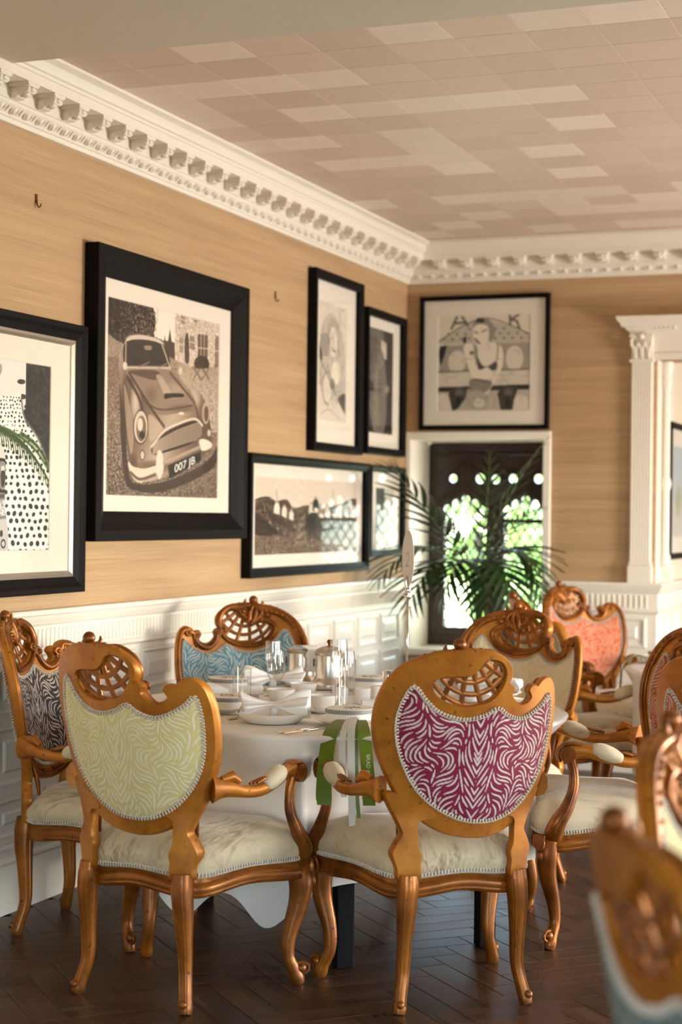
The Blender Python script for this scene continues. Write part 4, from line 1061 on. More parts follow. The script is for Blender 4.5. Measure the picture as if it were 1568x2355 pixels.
def strip(path, wdir, w, name='strip', th=.0012):
    """thin cloth band with thickness: path points, width direction per point (vectors)"""
    V, F = [], []; n = len(path)
    for k, p in enumerate(path):
        p = Vector(p); wd = Vector(wdir[k] if isinstance(wdir, list) else wdir).normalized(); ww = w[k] if isinstance(w, (list, tuple)) else w
        d = Vector(path[min(k + 1, n - 1)]) - Vector(path[max(k - 1, 0)]); nn = d.cross(wd); nn = nn.normalized() * th if nn.length > 1e-9 else Vector((0, 0, th))
        V += [p - wd * ww / 2 + nn, p + wd * ww / 2 + nn, p + wd * ww / 2 - nn, p - wd * ww / 2 - nn]
    for k in range(n - 1):
        for j in range(4): F.append((k * 4 + j, k * 4 + (j + 1) % 4, k * 4 + 4 + (j + 1) % 4, k * 4 + 4 + j))
    F += [(3, 2, 1, 0), tuple(4 * (n - 1) + j for j in range(4))]
    return fix(mesh(name, V, F, True, 50))
p = spline([(.792, 6.01, TT + .06), (.790, 6.008, TT + .11), (.783, 6.012, TT + .150), (.75, 6.03, TT + .158), (.71, 6.05, TT + .150), (.69, 6.06, TT + .12)], 6)
one('napkin', strip([tuple(q) for q in p], (.7, .72, 0), [.05 + .012 * math.sin(k) for k in range(len(p))], 'draped_napkin'), 'napkin', (0, 0, 0), 'white napkin hung over the rim of the open ice bucket', 'napkin', 'white linen napkins')
# --- cutlery
def knife(x, y, ang, label, z=TT):
    t = thing('table_knife', label, 'knife', (x, y, z + .004), R(ang), 'pearl-handled cutlery')
    obj('handle', mesh('k_handle', *tube([(-.10, 0, 0), (-.095, 0, 0), (-.06, 0, 0), (-.02, 0, 0)], [(.003, .006), (.004, .008), (.0036, .007), (.003, .006)], 8, up=(0, 0, 1)), True), 'bone', t)
    obj('blade', mesh('k_blade', *tube([(-.02, 0, 0), (.0, 0, 0), (.06, .001, 0), (.09, .002, 0), (.105, .005, 0)], [(.003, .004), (.0012, .007), (.001, .009), (.001, .007), (.0005, .001)], 8, up=(0, 0, 1)), True), 'silver', t)
knife(1.245, 4.79, 72, 'pearl-handled knife at the table edge, nearer the deep plate')
knife(1.268, 4.785, 72, 'pearl-handled knife at the table edge, nearer the ribboned box')
knife(1.47, 5.05, 118, 'silver knife lying beside the ribboned box towards the magenta armchair')
knife(.955, 5.03, 80, 'silver knife between the two front left plates')
knife(.80, 5.75, 150, 'silver knife lying before the lidded ice bucket')
# --- ribbons of the gift box, hanging over the table edge
rb = thing('ribbon_bow', 'green and white satin ribbon hanging from the gift box over the table edge', 'ribbon', (1.385, 4.90, TT + .02))
O = Vector((1.385, 4.90, TT + .02)); LW = Vector((.932, .363, 0)); OU = Vector((.363, -.932, 0))
def tail(pts, w, wd=None): 
    q = spline(pts, 6); return [O * 0 + LW * a + OU * b + Vector((0, 0, c)) for a, b, c in q]
def rib(pts, w, mat, name, twist=0):
    q = tail(pts, w); n = len(q); wds = [(LW * math.cos(twist * math.sin(PI * k / n)) + OU * math.sin(twist * math.sin(PI * k / n))) for k in range(n)]
    ww = [w * (1.0 if k < n - 3 else .9) for k in range(n)]
    return obj(name, strip(q, wds, ww, name), mat, rb)
rib([(.0, .0, .0), (-.036, .045, .012), (-.068, .125, -.004), (-.082, .165, -.035), (-.090, .178, -.10), (-.094, .18, -.18), (-.092, .178, -.225)], .048, 'ribbon_green', 'green_tail', .5)
r2 = rib([(.0, .0, .0), (.012, .045, .012), (.022, .125, -.004), (.028, .165, -.035), (.034, .180, -.10), (.040, .182, -.17), (.042, .18, -.225)], .042, 'ribbon_green', 'green_tail', -.5)
rib([(.0, .0, .0), (.002, .05, .016), (.0, .13, .0), (.0, .168, -.03), (.002, .184, -.10), (.006, .186, -.2), (.012, .184, -.262)], .012, 'ribbon_green', 'green_tail', .2)
rib([(.0, .0, .004), (-.004, .05, .022), (-.012, .135, .006), (-.014, .176, -.03), (-.012, .19, -.12), (-.010, .192, -.20), (-.008, .19, -.285)], .022, 'ribbon_white', 'white_tail', 0)
rib([(-.008, .0, .002), (-.016, .05, .018), (-.032, .13, .002), (-.040, .168, -.03), (-.040, .182, -.10), (-.036, .184, -.16), (-.034, .182, -.2)], .02, 'ribbon_white', 'white_tail', .3)
obj('knot', mesh('knot', *ball((0, 0, 0), .013, 12, 8, (1.2, .7, 1)), True), 'ribbon_white', rb)
def text_mesh(s, size, name='lettering'):
    cu = bpy.data.curves.new(name, 'FONT'); cu.body = s; cu.size = size; cu.align_x = 'CENTER'; cu.align_y = 'CENTER'; cu.extrude = .0002
    o = bpy.data.objects.new(name, cu); COL.objects.link(o); dg = bpy.context.evaluated_depsgraph_get(); dg.update()
    me = bpy.data.meshes.new_from_object(o.evaluated_get(dg)); bpy.data.objects.remove(o); return me
tx = obj('lettering', text_mesh('BRAD JONES', .0165), 'white_ink', rb)
# local x of the text runs down the ribbon, its face looks out from the table
xa = Vector((.02 * LW.x, .02 * LW.y, -1)).normalized(); za = OU.copy(); ya = za.cross(xa)
tx.matrix_local = Matrix(((xa.x, ya.x, za.x, 0), (xa.y, ya.y, za.y, 0), (xa.z, ya.z, za.z, 0), (0, 0, 0, 1)))
tx.location = LW * .0375 + OU * .1850 + Vector((0, 0, -.118))
# --- table number on its silver stand
t = thing('table_number_stand', 'oval white table number card on a tall thin silver stand', 'table sign', (1.231, 5.827, TT), R(-45))
obj('base', mesh('stand_base', *lathe([(0, 0), (.045, 0), (.046, .004), (.02, .010), (.008, .016), (0, .016)], 32), True, 40), 'silver', t)
obj('pole', mesh('stand_pole', *tube([(.0035, 0, .012), (.0035, 0, .372)], .0032, 8), True), 'silver', t); obj('pole', mesh('stand_pole2', *tube([(-.0035, 0, .012), (-.0035, 0, .372)], .0032, 8), True), 'silver', t)
obj('clip', mesh('clip', *join(lathe([(0, .366), (.016, .368), (.016, .372), (.006, .376), (.01, .384), (.012, .392), (.008, .402), (0, .404)], 18), tube([(0, -.006, .395), (0, -.008, .42), (0, -.005, .445)], [.006, .008, .003], 8), tube([(0, .006, .395), (0, .007, .415), (0, .005, .43)], [.006, .007, .003], 8)), True, 50), 'silver', t)
a = np.linspace(0, 2 * PI, 40, endpoint=False); ov = [(.048 * math.cos(q), .104 * math.sin(q)) for q in a]
V, F = plate(np.array(ov), [], -.001, .001, .0005, .05); obj('card', fix(mesh('card', [(p[0], p[2], p[1] + .505) for p in V], F)), 'matboard', t)
num = spline([(-.012, .012), (-.006, .026), (.006, .024), (.008, .01), (-.004, -.012), (-.014, -.024), (-.002, -.02), (.014, -.024)], 5)
obj('numeral', mesh('numeral', *tube([(q[0], -.0016, q[1] + .50) for q in num], [(.0004, .0014)] * len(num), 4, up=(0, 1, 0))), 'grey_ink', t)
# --- far table setting
plt(1.80, 7.80, 'white plate under the gift box on the far table', plate_me, TT, 'things on the far table')
gift(1.80, 7.80, TT + .0085, 100, 'cream gift box on the far table beside the orange armchair', 'things on the far table')
napkin(1.93, 7.90, TT, 60, 'white napkin beside the gift box on the far table', 21)
fr = thing('ribbon_bow', 'green satin ribbon hanging from the gift box on the far table', 'ribbon', (1.73, 7.76, TT + .02))
q = [Vector(p) for p in spline([(0, 0, 0), (-.04, -.01, .012), (-.082, -.02, -.005), (-.11, -.026, -.04), (-.118, -.028, -.12), (-.12, -.028, -.20)], 6)]
obj('green_tail', strip(q, Vector((.3, -.95, 0)), .05, 'far_tail'), 'ribbon_green', fr)
q = [Vector(p) for p in spline([(0, .01, 0), (-.045, .05, .01), (-.082, .085, -.003), (-.105, .11, -.03), (-.11, .125, -.06)], 6)]
obj('green_tail', strip(q, Vector((.4, -.9, 0)), .04, 'far_tail2'), 'ribbon_green', fr)
q = [Vector(p) for p in spline([(0, 0, .003), (-.04, .005, .016), (-.083, .008, -.0), (-.113, .01, -.04), (-.122, .01, -.12), (-.124, .01, -.19)], 6)]
obj('white_tail', strip(q, Vector((.3, -.95, 0)), .018, 'far_tail3'), 'ribbon_white', fr)
# ================================================================== PICTURES
class Canvas:
    """small painter for the prints: s runs right, t runs down, both 0..1"""
    def __init__(c, w, h, col):
        c.w, c.h = w, h; c.a = np.zeros((h, w, 3)); c.a[:] = col
        c.S, c.T = np.meshgrid((np.arange(w) + .5) / w, (np.arange(h) + .5) / h); c.P = np.stack([c.S.ravel(), c.T.ravel()], 1); c.asp = w / h
        c.H = None
    def homog(c, quad):
        A, b = [], []
        for (x, y), (s, t) in zip(quad, [(0, 0), (1, 0), (1, 1), (0, 1)]):
            A += [[x, y, 1, 0, 0, 0, -x * s, -y * s], [0, 0, 0, x, y, 1, -x * t, -y * t]]; b += [s, t]
        c.H = np.append(np.linalg.solve(np.array(A, float), np.array(b, float)), 1).reshape(3, 3)
    def q(c, pts):
        P = np.array(pts, float)
        if c.H is None: return P
        v = np.c_[P, np.ones(len(P))] @ c.H.T; return v[:, :2] / v[:, 2:]
    def msk(c, p):
        m = np.zeros((c.h, c.w), bool); lo, hi = p.min(0), p.max(0); i0, i1 = max(0, int(lo[1] * c.h) - 1), min(c.h, int(hi[1] * c.h) + 2); j0, j1 = max(0, int(lo[0] * c.w) - 1), min(c.w, int(hi[0] * c.w) + 2)
        if i1 > i0 and j1 > j0: m[i0:i1, j0:j1] = inside(np.stack([c.S[i0:i1, j0:j1].ravel(), c.T[i0:i1, j0:j1].ravel()], 1), p).reshape(i1 - i0, j1 - j0)
        return m
    def put(c, m, col, al=1.0):
        m = (m * al)[..., None] if m.ndim == 2 else m
        c.a[:] = c.a * (1 - m) + np.array(col if np.ndim(col) else [col] * 3) * m
    def poly(c, pts, col, al=1.0, sm=True):
        p = c.q(pts)
        if sm: p = np.array(spline(p, 5, True))
        c.put(c.msk(p).astype(float), col, al)
    def mask(c, pts, sm=True):
        p = c.q(pts); p = np.array(spline(p, 5, True)) if sm else p
        return c.msk(p)
    def ell(c, cx, cy, rx, ry, col, al=1.0, soft=0, rot=0):
        a = np.linspace(0, 2 * PI, 40, endpoint=False); pts = [(cx + rx * math.cos(k) * math.cos(rot) - ry * math.sin(k) * math.sin(rot), cy + rx * math.cos(k) * math.sin(rot) + ry * math.sin(k) * math.cos(rot)) for k in a]
        if not soft: c.put(c.msk(c.q(pts)).astype(float), col, al)
        else:
            for f in np.linspace(1, .2, 7):
                pp = [(cx + (x - cx) * f, cy + (y - cy) * f) for x, y in pts]; c.put(c.msk(c.q(pp)).astype(float), col, al / 4)
    def line(c, pts, w, col, al=1.0, sm=True):
        p = c.q(pts); p = np.array(spline(p, 6)) if sm and len(p) > 2 else p
        k = np.array([c.asp, 1]); lo, hi = p.min(0) - w * 1.3 / k, p.max(0) + w * 1.3 / k; i0, i1 = max(0, int(lo[1] * c.h)), min(c.h, int(hi[1] * c.h) + 2); j0, j1 = max(0, int(lo[0] * c.w)), min(c.w, int(hi[0] * c.w) + 2)
        if i1 <= i0 or j1 <= j0: return
        Q = np.stack([c.S[i0:i1, j0:j1].ravel(), c.T[i0:i1, j0:j1].ravel()], 1) * k; d = np.full(len(Q), 9.0)
        for a, b in zip(p[:-1] * k, p[1:] * k):
            ab = b - a; t = np.clip(((Q - a) @ ab) / max(ab @ ab, 1e-12), 0, 1); d = np.minimum(d, np.linalg.norm(Q - a - t[:, None] * ab, axis=1))
        m = np.zeros((c.h, c.w)); m[i0:i1, j0:j1] = np.clip(1.2 - d / w, 0, 1).reshape(i1 - i0, j1 - j0); c.put(m, col, al)
    def noise(c, m, amp, cell, seed=0):
        r_ = np.random.default_rng(seed); n = r_.normal(size=(c.h // cell + 2, c.w // cell + 2)); n = np.kron(n, np.ones((cell, cell)))[:c.h, :c.w]
        if cell > 1:
            for ax in (0, 1): n = (n + np.roll(n, cell // 2, ax)) / 1.5
        c.a += (n * amp * m)[..., None]
    def mesh(c, W, H, sepia=(1, 1, 1)):
        a = np.clip(c.a, 0, 1) ** (np.array([1.12, 1.36, 1.55]) if sepia == SEP else 1.3) * np.array(sepia); a = np.where(a <= .04045, a / 12.92, ((a + .055) / 1.055) ** 2.4)
        n, m = c.w, c.h; xs = np.linspace(-W / 2, W / 2, n); zs = np.linspace(H, 0, m)
        X, Z = np.meshgrid(xs, zs); co = np.stack([X, np.zeros_like(X), Z], -1).reshape(-1, 3)
        i = np.arange(n * m).reshape(m, n); F = np.stack([i[:-1, :-1], i[1:, :-1], i[1:, 1:], i[:-1, 1:]], -1).reshape(-1, 4)
        me = bpy.data.meshes.new('print'); me.vertices.add(n * m); me.vertices.foreach_set('co', co.ravel().astype(np.float32))
        me.loops.add(F.size); me.loops.foreach_set('vertex_index', F.ravel().astype(np.int32)); me.polygons.add(len(F)); me.polygons.foreach_set('loop_start', (np.arange(len(F)) * 4).astype(np.int32))
        me.update(calc_edges=True); at = me.color_attributes.new('Col', 'FLOAT_COLOR', 'POINT')
        at.data.foreach_set('color', np.c_[a.reshape(-1, 3), np.ones(n * m)].ravel().astype(np.float32)); return me
def framed(name, label, rect, prect, fw, depth, rotz, loc, canvas, sepia=(1, 1, 1), mrect=None, slip=None, group=None, taper=.35):
    """rect, prect = (a0, a1, z0, z1) along the wall; local x right, z up, -y out of the wall"""
    a0, a1, z0, z1 = rect; W, H = a1 - a0, z1 - z0; ac = (a0 + a1) / 2
    t = thing(name, label, 'picture', loc(ac, z0), rotz, group)
    def ringmesh(prof):
        V, F = [], []
        for ins, y in prof: V += [(-W / 2 + ins, y, ins), (W / 2 - ins, y, ins), (W / 2 - ins, y, H - ins), (-W / 2 + ins, y, H - ins)]
        for i in range(len(prof) - 1):
            for k in range(4): F.append((i * 4 + k, i * 4 + (k + 1) % 4, i * 4 + 4 + (k + 1) % 4, i * 4 + 4 + k))
        return fix(mesh('frame', V, F))
    d = -depth
    obj('frame', ringmesh([(0, -.002), (0, d + .003), (.003, d), (fw * .35, d), (fw * .6, d * (1 - taper * .5)), (fw, d * (1 - taper)), (fw, -.004), (.004, -.002)]), 'black_frame', t)
    ins = fw - .002
    if slip: obj('slip', ringmesh([(fw - .004, d * .55), (fw + slip * .5, d * .62), (fw + slip, d * .45), (fw + slip, -.01)]), 'silver_slip', t)
    bk = .25
    p0, p1, q0, q1 = prect[0] - ac, prect[1] - ac, prect[2] - z0, prect[3] - z0
    ym = d * .32
    V = [(-W / 2 + ins, ym, ins), (W / 2 - ins, ym, ins), (W / 2 - ins, ym, H - ins), (-W / 2 + ins, ym, H - ins), (p0, ym, q0), (p1, ym, q0), (p1, ym, q1), (p0, ym, q1), (p0 + .003, ym + .003, q0 + .003), (p1 - .003, ym + .003, q0 + .003), (p1 - .003, ym + .003, q1 - .003), (p0 + .003, ym + .003, q1 - .003)]
    obj('mat', mesh('mat', V, [(k, (k + 1) % 4, 4 + (k + 1) % 4, 4 + k) for k in range(4)] + [(4 + k, 4 + (k + 1) % 4, 8 + (k + 1) % 4, 8 + k) for k in range(4)]), 'matboard', t)
    obj('print', canvas.mesh(p1 - p0, q1 - q0, sepia), 'print', t, ((p0 + p1) / 2, ym + .0035, q0))
    obj('glass', mesh('glass', *box(-W / 2 + ins, W / 2 - ins, ym - .006, ym - .004, ins, H - ins)), 'pane', t)
    return t
LEFT = lambda ac, z: (0.0, ac, z)
L90 = R(90)
SEP = (1.0, .96, .91)
def car_print():
    c = Canvas(540, 416, .93); c.homog([(668, 370), (1332, 530), (1330, 1582), (663, 1572)])
    c.poly([(640, 300), (850, 400), (930, 420), (955, 520), (945, 590), (930, 650), (640, 690)], .13); m = c.mask([(640, 300), (850, 400), (960, 430), (960, 560), (935, 650), (640, 690)])
    c.noise(m * 1.0, .10, 4, 1); c.noise((m & (c.S > .1)) * 1.0, .16, 2, 2)
    for x, h, w in ((960, 600, 14), (985, 630, 16), (1010, 600, 16), (1040, 560, 22), (1062, 640, 18)): c.poly([(x, h), (x + w, 720), (x - w, 720)], .24, 1, False)
    c.poly([(900, 640), (1075, 650), (1075, 790), (900, 700)], .28)
    c.poly([(1070, 470), (1100, 430), (1345, 500), (1345, 850), (1200, 800), (1070, 770)], .80, 1, False); c.noise(c.mask([(1070, 470), (1100, 430), (1345, 500), (1345, 850), (1200, 800), (1070, 770)], False) * 1.0, .05, 3, 3)
    for x0, x1, y0, y1 in ((1205, 1265, 590, 760), (1310, 1340, 600, 780), (1160, 1185, 600, 680), (1100, 1118, 610, 700), (1180, 1200, 480, 520), (1105, 1125, 480, 530)):
        c.poly([(x0, y0), (x1, y0 + 8), (x1, y1 + 8), (x0, y1)], .42, 1, False)
        for k in (.33, .66): c.line([(x0 + (x1 - x0) * k, y0), (x0 + (x1 - x0) * k, y1)], .004, .85)
        c.line([(x0, (y0 + y1) / 2), (x1, (y0 + y1) / 2 + 5)], .004, .85)
    c.poly([(1130, 610), (1150, 600), (1155, 760), (1130, 750)], .3); c.ell(1230, 770, 45, 50, .25); c.ell(1315, 810, 22, 30, .25)
    g = c.mask([(600, 660), (760, 655), (1000, 720), (1200, 800), (1400, 860), (1400, 1650), (600, 1650)]); c.put(g * 1.0, .5)
    c.put((g & (c.T < .62) & (c.S > .6)) * 1.0, .74, .8); c.put((g & (c.T < .3)) * 1.0, .66, .7); c.put(g * np.clip((c.T - .62) * 2.2, 0, .75), .33); c.noise(g * np.clip(c.T * 1.3, .15, 1), .17, 1, 5); c.noise(g * np.clip(c.T, .1, 1), .13, 2, 6)
    for x in (1180, 1230): c.line([(x, 790), (x + 45, 860)], .008, .4); c.line([(x + 45, 790), (x, 870)], .006, .45)
    # shadow, body
    c.poly([(745, 900), (780, 1100), (800, 1420), (860, 1500), (1050, 1470), (1260, 1360), (1330, 1260), (1300, 1400), (1050, 1530), (850, 1540), (770, 1420)], .2, .8)
    body = [(738, 760), (760, 720), (772, 650), (795, 610), (870, 600), (960, 618), (1005, 645), (1035, 760), (1060, 800), (1120, 840), (1210, 930), (1255, 1000), (1280, 1100), (1292, 1240), (1240, 1330), (1060, 1440), (870, 1490), (815, 1440), (795, 1300), (775, 1120), (752, 950)]
    c.poly(body, .56); b = c.mask(body); c.a += (b * (.16 * np.sin(c.S * 9 + c.T * 5)))[..., None]
    c.ell(840, 1010, 34, 150, .92, .75, 1); c.ell(775, 1020, 20, 190, .28, .8, 1); c.ell(1190, 980, 40, 70, .85, .6, 1); c.ell(955, 1390, 120, 40, .3, .6, 1); c.ell(830, 1370, 30, 70, .3, .6, 1)
    c.poly([(775, 650), (800, 615), (870, 604), (960, 622), (1000, 648), (985, 655), (800, 640)], .82); c.poly([(785, 642), (990, 655), (1040, 795), (900, 800), (780, 800)], .17)
    c.poly([(890, 668), (930, 670), (928, 692), (895, 690)], .6); c.line([(780, 648), (778, 800)], .010, .72); c.line([(992, 655), (1042, 795)], .010, .75); c.line([(775, 800), (1045, 798)], .012, .8)
    c.line([(860, 795), (920, 765)], .006, .55); c.line([(975, 795), (1030, 770)], .006, .55); c.ell(830, 760, 40, 18, .1); c.ell(775, 790, 13, 24, .85); c.ell(1105, 815, 10, 22, .85)
    c.poly([(790, 815), (1045, 812), (1110, 870), (1180, 960), (1200, 1040), (1130, 1060), (980, 1080), (905, 1000), (850, 900)], .58); c.ell(1080, 930, 70, 60, .72, .6, 1); c.ell(1120, 1040, 90, 30, .42, .6, 1); c.ell(930, 960, 40, 60, .42, .5, 1)
    c.poly([(800, 820), (960, 815), (985, 870), (890, 860)], .36, .9); c.poly([(960, 850), (990, 845), (1050, 950), (1020, 985), (985, 900)], .74, .8)
    c.line([(800, 830), (880, 960), (960, 1080), (1010, 1150)], .012, .3); c.line([(1045, 830), (1130, 930), (1190, 1010), (1215, 1100)], .010, .34); c.line([(905, 1010), (1000, 1050), (1180, 1020)], .006, .32)
    c.poly([(1010, 955), (1040, 950), (1118, 950), (1122, 972), (1060, 975), (1015, 985)], .08); c.ell(1112, 1070, 16, 8, .9)
    c.line([(790, 860), (850, 960), (880, 1050)], .014, .22); c.poly([(770, 900), (800, 1000), (830, 1180), (820, 1320), (800, 1250), (780, 1080)], .72, .7); c.poly([(930, 1080), (1000, 1150), (980, 1190), (930, 1240), (915, 1120)], .74, .8)
    c.ell(872, 1155, 46, 106, .3); c.ell(872, 1155, 40, 96, .82); c.ell(875, 1165, 30, 78, .5); c.ell(868, 1140, 16, 40, .9, .9); c.ell(882, 1205, 18, 24, .22); c.ell(883, 1325, 17, 32, .35); c.ell(883, 1325, 12, 24, .8)
    c.ell(1258, 1065, 22, 66, .72); c.ell(1260, 1070, 14, 48, .4); c.ell(1278, 1185, 10, 20, .8)
    gr = [(935, 1270), (960, 1230), (1010, 1180), (1100, 1135), (1190, 1105), (1235, 1140), (1232, 1200), (1150, 1262), (1040, 1300), (950, 1322)]
    c.poly(gr, .16); gm = c.mask(gr); 
    for k in range(9):
        f = k / 8; x0, y0, x1, y1 = 945, 1255 + 62 * f, 1236, 1118 + 95 * f
        sv = c.a.copy(); c.line([(x0, y0), ((x0 + x1) / 2, (y0 + y1) / 2 - 14 + 10 * f), (x1, y1)], .0042, .78); c.a = np.where(gm[..., None], c.a, sv)
    for k in range(11): 
        x = 950 + 28 * k; sv = c.a.copy(); c.line([(x, 1100), (x + 6, 1330)], .002, .5, .7); c.a = np.where(gm[..., None], c.a, sv)
    c.line([(935, 1275), (1010, 1182), (1100, 1132), (1192, 1103), (1238, 1140)], .010, .9)
    c.poly([(800, 1365), (830, 1395), (900, 1405), (975, 1385), (990, 1420), (930, 1450), (870, 1490), (815, 1440)], .86); c.poly([(1220, 1230), (1260, 1225), (1296, 1250), (1280, 1280), (1235, 1290)], .9); c.line([(815, 1430), (870, 1470), (960, 1440)], .010, .35)
    c.poly([(975, 1300), (1000, 1310), (1010, 1400), (985, 1470), (965, 1390)], .88); c.line([(1010, 1370), (1225, 1270)], .014, .7)
    c.poly([(1035, 1382), (1228, 1298), (1234, 1352), (1045, 1466)], .10, 1, False)
    c.a = np.clip(c.a, .03, .97); return c
cp = car_print()
car = framed('framed_photograph', 'wide black framed photograph of a silver sports car before a stone house', (5.612, 6.987, 1.292, 2.422), (5.762, 6.762, 1.468, 2.238), .115, .062, L90, LEFT, cp, SEP, taper=.55)
def plate_text():
    cx = 6.187 + .0; me = text_mesh('007 JB', .058)
    n = len(me.vertices); co = np.zeros(n * 3); me.vertices.foreach_get('co', co); co = co.reshape(-1, 3)
    P = cp.q([(1075, 1452), (1075, 1372), (1190, 1395), (1190, 1322)]); ex = (P[2] - P[0]); ey = (P[1] - P[0])
    w = co[:, 0].max() - co[:, 0].min(); h = co[:, 1].max() - co[:, 1].min(); a = (co[:, 0] - co[:, 0].min()) / w; b = (co[:, 1] - co[:, 1].min()) / h
    st = P[0] + a[:, None] * ex * 1.05 + b[:, None] * ey * .78 + ey * .10
    new = np.stack([(st[:, 0] - .5) * 1.0, -.0006 - co[:, 2] * .5, (1 - st[:, 1]) * .77], 1); me.vertices.foreach_set('co', new.ravel()); me.update()
    pr = [o for o in car.children if o.name.startswith('print')][0]; obj('plate_lettering', me, 'white_ink', pr)
plate_text()
def leopard_print():
    c = Canvas(420, 380, .86); c.homog([(-260, 700), (340, 790), (328, 1890), (-260, 1905)])
    c.poly([(195, 700), (400, 720), (400, 2000), (195, 2000)], .2, 1, False); c.noise((c.S > .77) * 1.0, .04, 6, 2); c.put(((c.T < .25) & (c.S < .76)) * 1.0, .9)
    for pts in ([(30, 740), (45, 800), (20, 900)], [(60, 800), (45, 850), (60, 960)], [(10, 760), (0, 850), (25, 900)], [(40, 795), (70, 800), (65, 840), (45, 835)]): c.line(pts, .012, .62)
    for k in range(14): c.ell(240 + 60 * math.sin(k * 2.3), 830 + 30 * k, 22, 16, .13, .8)
    c.poly([(-300, 1500), (50, 1480), (110, 1600), (140, 1900), (-300, 1950)], .80); c.line([(-300, 1560), (60, 1500)], .012, .45); c.line([(-300, 1620), (100, 1570)], .02, .35); c.line([(-300, 1760), (120, 1690)], .010, .5); c.noise(c.mask([(-300, 1620), (60, 1590), (100, 1680), (-300, 1740)]) * 1.0, .12, 2, 4)
    c.poly([(50, 1365), (110, 1370), (115, 1530), (55, 1535)], .14); c.poly([(64, 1380), (100, 1385), (102, 1518), (68, 1520)], .62); c.ell(84, 1410, 10, 18, .85); c.poly([(74, 1430), (96, 1430), (92, 1510), (76, 1510)], .25)
    cat = [(15, 985), (30, 955), (60, 985), (110, 972), (150, 980), (165, 950), (182, 985), (185, 1060), (205, 1120), (270, 1220), (315, 1340), (345, 1480), (345, 1950), (140, 1950), (112, 1760), (95, 1600), (98, 1350), (60, 1230), (20, 1150), (5, 1080)]
    c.poly(cat, .94); cm = c.mask(cat); r_ = np.random.default_rng(5); sv = c.a.copy(); y = 985
    while y < 1900:
        g = np.clip((y - 1000) / 500, 0, 1); sp = 15 + 15 * g; x = -5 + r_.uniform(0, sp)
        while x < 350:
            rr = (4.2 + 5.4 * g) * r_.uniform(.75, 1.15); c.ell(x + r_.uniform(-4, 4), y + r_.uniform(-5, 5), rr, rr * r_.uniform(1.2, 1.7), .07 + .07 * r_.uniform(), .95, 0, r_.uniform(-.3, .3)); x += sp * r_.uniform(.9, 1.25)
        y += sp * 1.45
    c.a = np.where(cm[..., None], c.a, sv); c.poly([(22, 975), (60, 985), (65, 1060), (45, 1110), (25, 1050)], .2); c.line([(180, 990), (200, 1110), (265, 1215), (312, 1340)], .01, .5)
    c.poly([(90, 1130), (150, 1150), (100, 1260), (60, 1200)], .97, .7); c.ell(78, 1790, 8, 20, .2); c.ell(88, 1850, 14, 28, .3); c.ell(88, 1850, 8, 16, .8)
    c.poly([(-200, 1130), (25, 1150), (45, 1200), (45, 1340), (-200, 1350)], (.86, .83, .60)); c.line([(0, 1350), (40, 1480)], .008, .8); c.line([(-10, 1350), (50, 1520)], .006, .7)
    for k in range(26):
        f = k / 25; x, y = -20 + 300 * f, 1135 + 150 * f ** 1.4 + 110 * f ** 4
        c.line([(x, y), (x + 50 + 10 * f, y + 50 + 60 * f), (x + 62 + 8 * f, y + 120 + 60 * f)], .006, (.20, .34, .12)); 
    c.line([(-40, 1125), (120, 1185), (250, 1290), (340, 1440)], .010, (.26, .40, .16)); c.line([(180, 1200), (270, 1280), (345, 1430)], .014, (.22, .36, .13))
    c.a = np.clip(c.a, .04, .98); return c
framed('framed_photograph', 'black and silver framed photograph of a spotted cat sitting by a lamp', (4.55, 5.570, 1.105, 2.096), (4.66, 5.359, 1.262, 1.931), .058, .045, L90, LEFT, leopard_print(), (1, .98, .97), slip=.022, taper=.4)
def sketch_tall():
    c = Canvas(150, 235, .90); r_ = np.random.default_rng(3); g = lambda a: .62 - .25 * a
    c.put((c.S > -1) * .5, .86)
    c.poly([(.1, .22), (.5, .08), (.9, .3), (.95, .75), (.5, .82), (.05, .7)], .80); c.ell(.5, .25, .2, .14, .72, .8); c.ell(.52, .32, .15, .13, .9)
    for k in range(26):
        a = r_.uniform(0, 6); x, y = r_.uniform(.1, .9), r_.uniform(.06, .9); c.line([(x, y), (x + .15 * math.cos(a), y + .1 * math.sin(a)), (x + .2 * math.cos(a + .8), y + .16 * math.sin(a + .8))], .006, .55, .7)
    c.ell(.25, .36, .2, .1, .62, .7); c.ell(.3, .72, .16, .14, .88); c.line([(.46, .62), (.3, .58), (.16, .68), (.2, .82), (.36, .86)], .012, .6); c.ell(.62, .58, .16, .1, .92)
    c.line([(.0, .45), (.98, .9)], .022, .5); c.line([(.02, .45), (.98, .89)], .010, .9); c.poly([(.0, .36), (.14, .44), (.12, .5), (.0, .44)], .4); c.poly([(.72, .8), (.98, .74), (.98, .9)], .42); c.line([(.45, .28), (.4, .45), (.45, .6)], .014, .88); c.line([(.55, .3), (.62, .48), (.75, .6), (.7, .75), (.5, .9)], .014, .85)
    c.line([(.5, .39), (.6, .4)], .008, .3); c.ell(.5, .68, .1, .05, .55, .8); c.line([(.1, .95), (.4, .9), (.8, .97)], .006, .7); return c
framed('framed_drawing', 'tall narrow black framed pencil drawing of a figure crossed by a diagonal bar', (7.814, 8.494, 1.725, 2.638), (7.938, 8.324, 1.885, 2.49), .045, .05, L90, LEFT, sketch_tall(), (1, .95, .88), taper=.2)
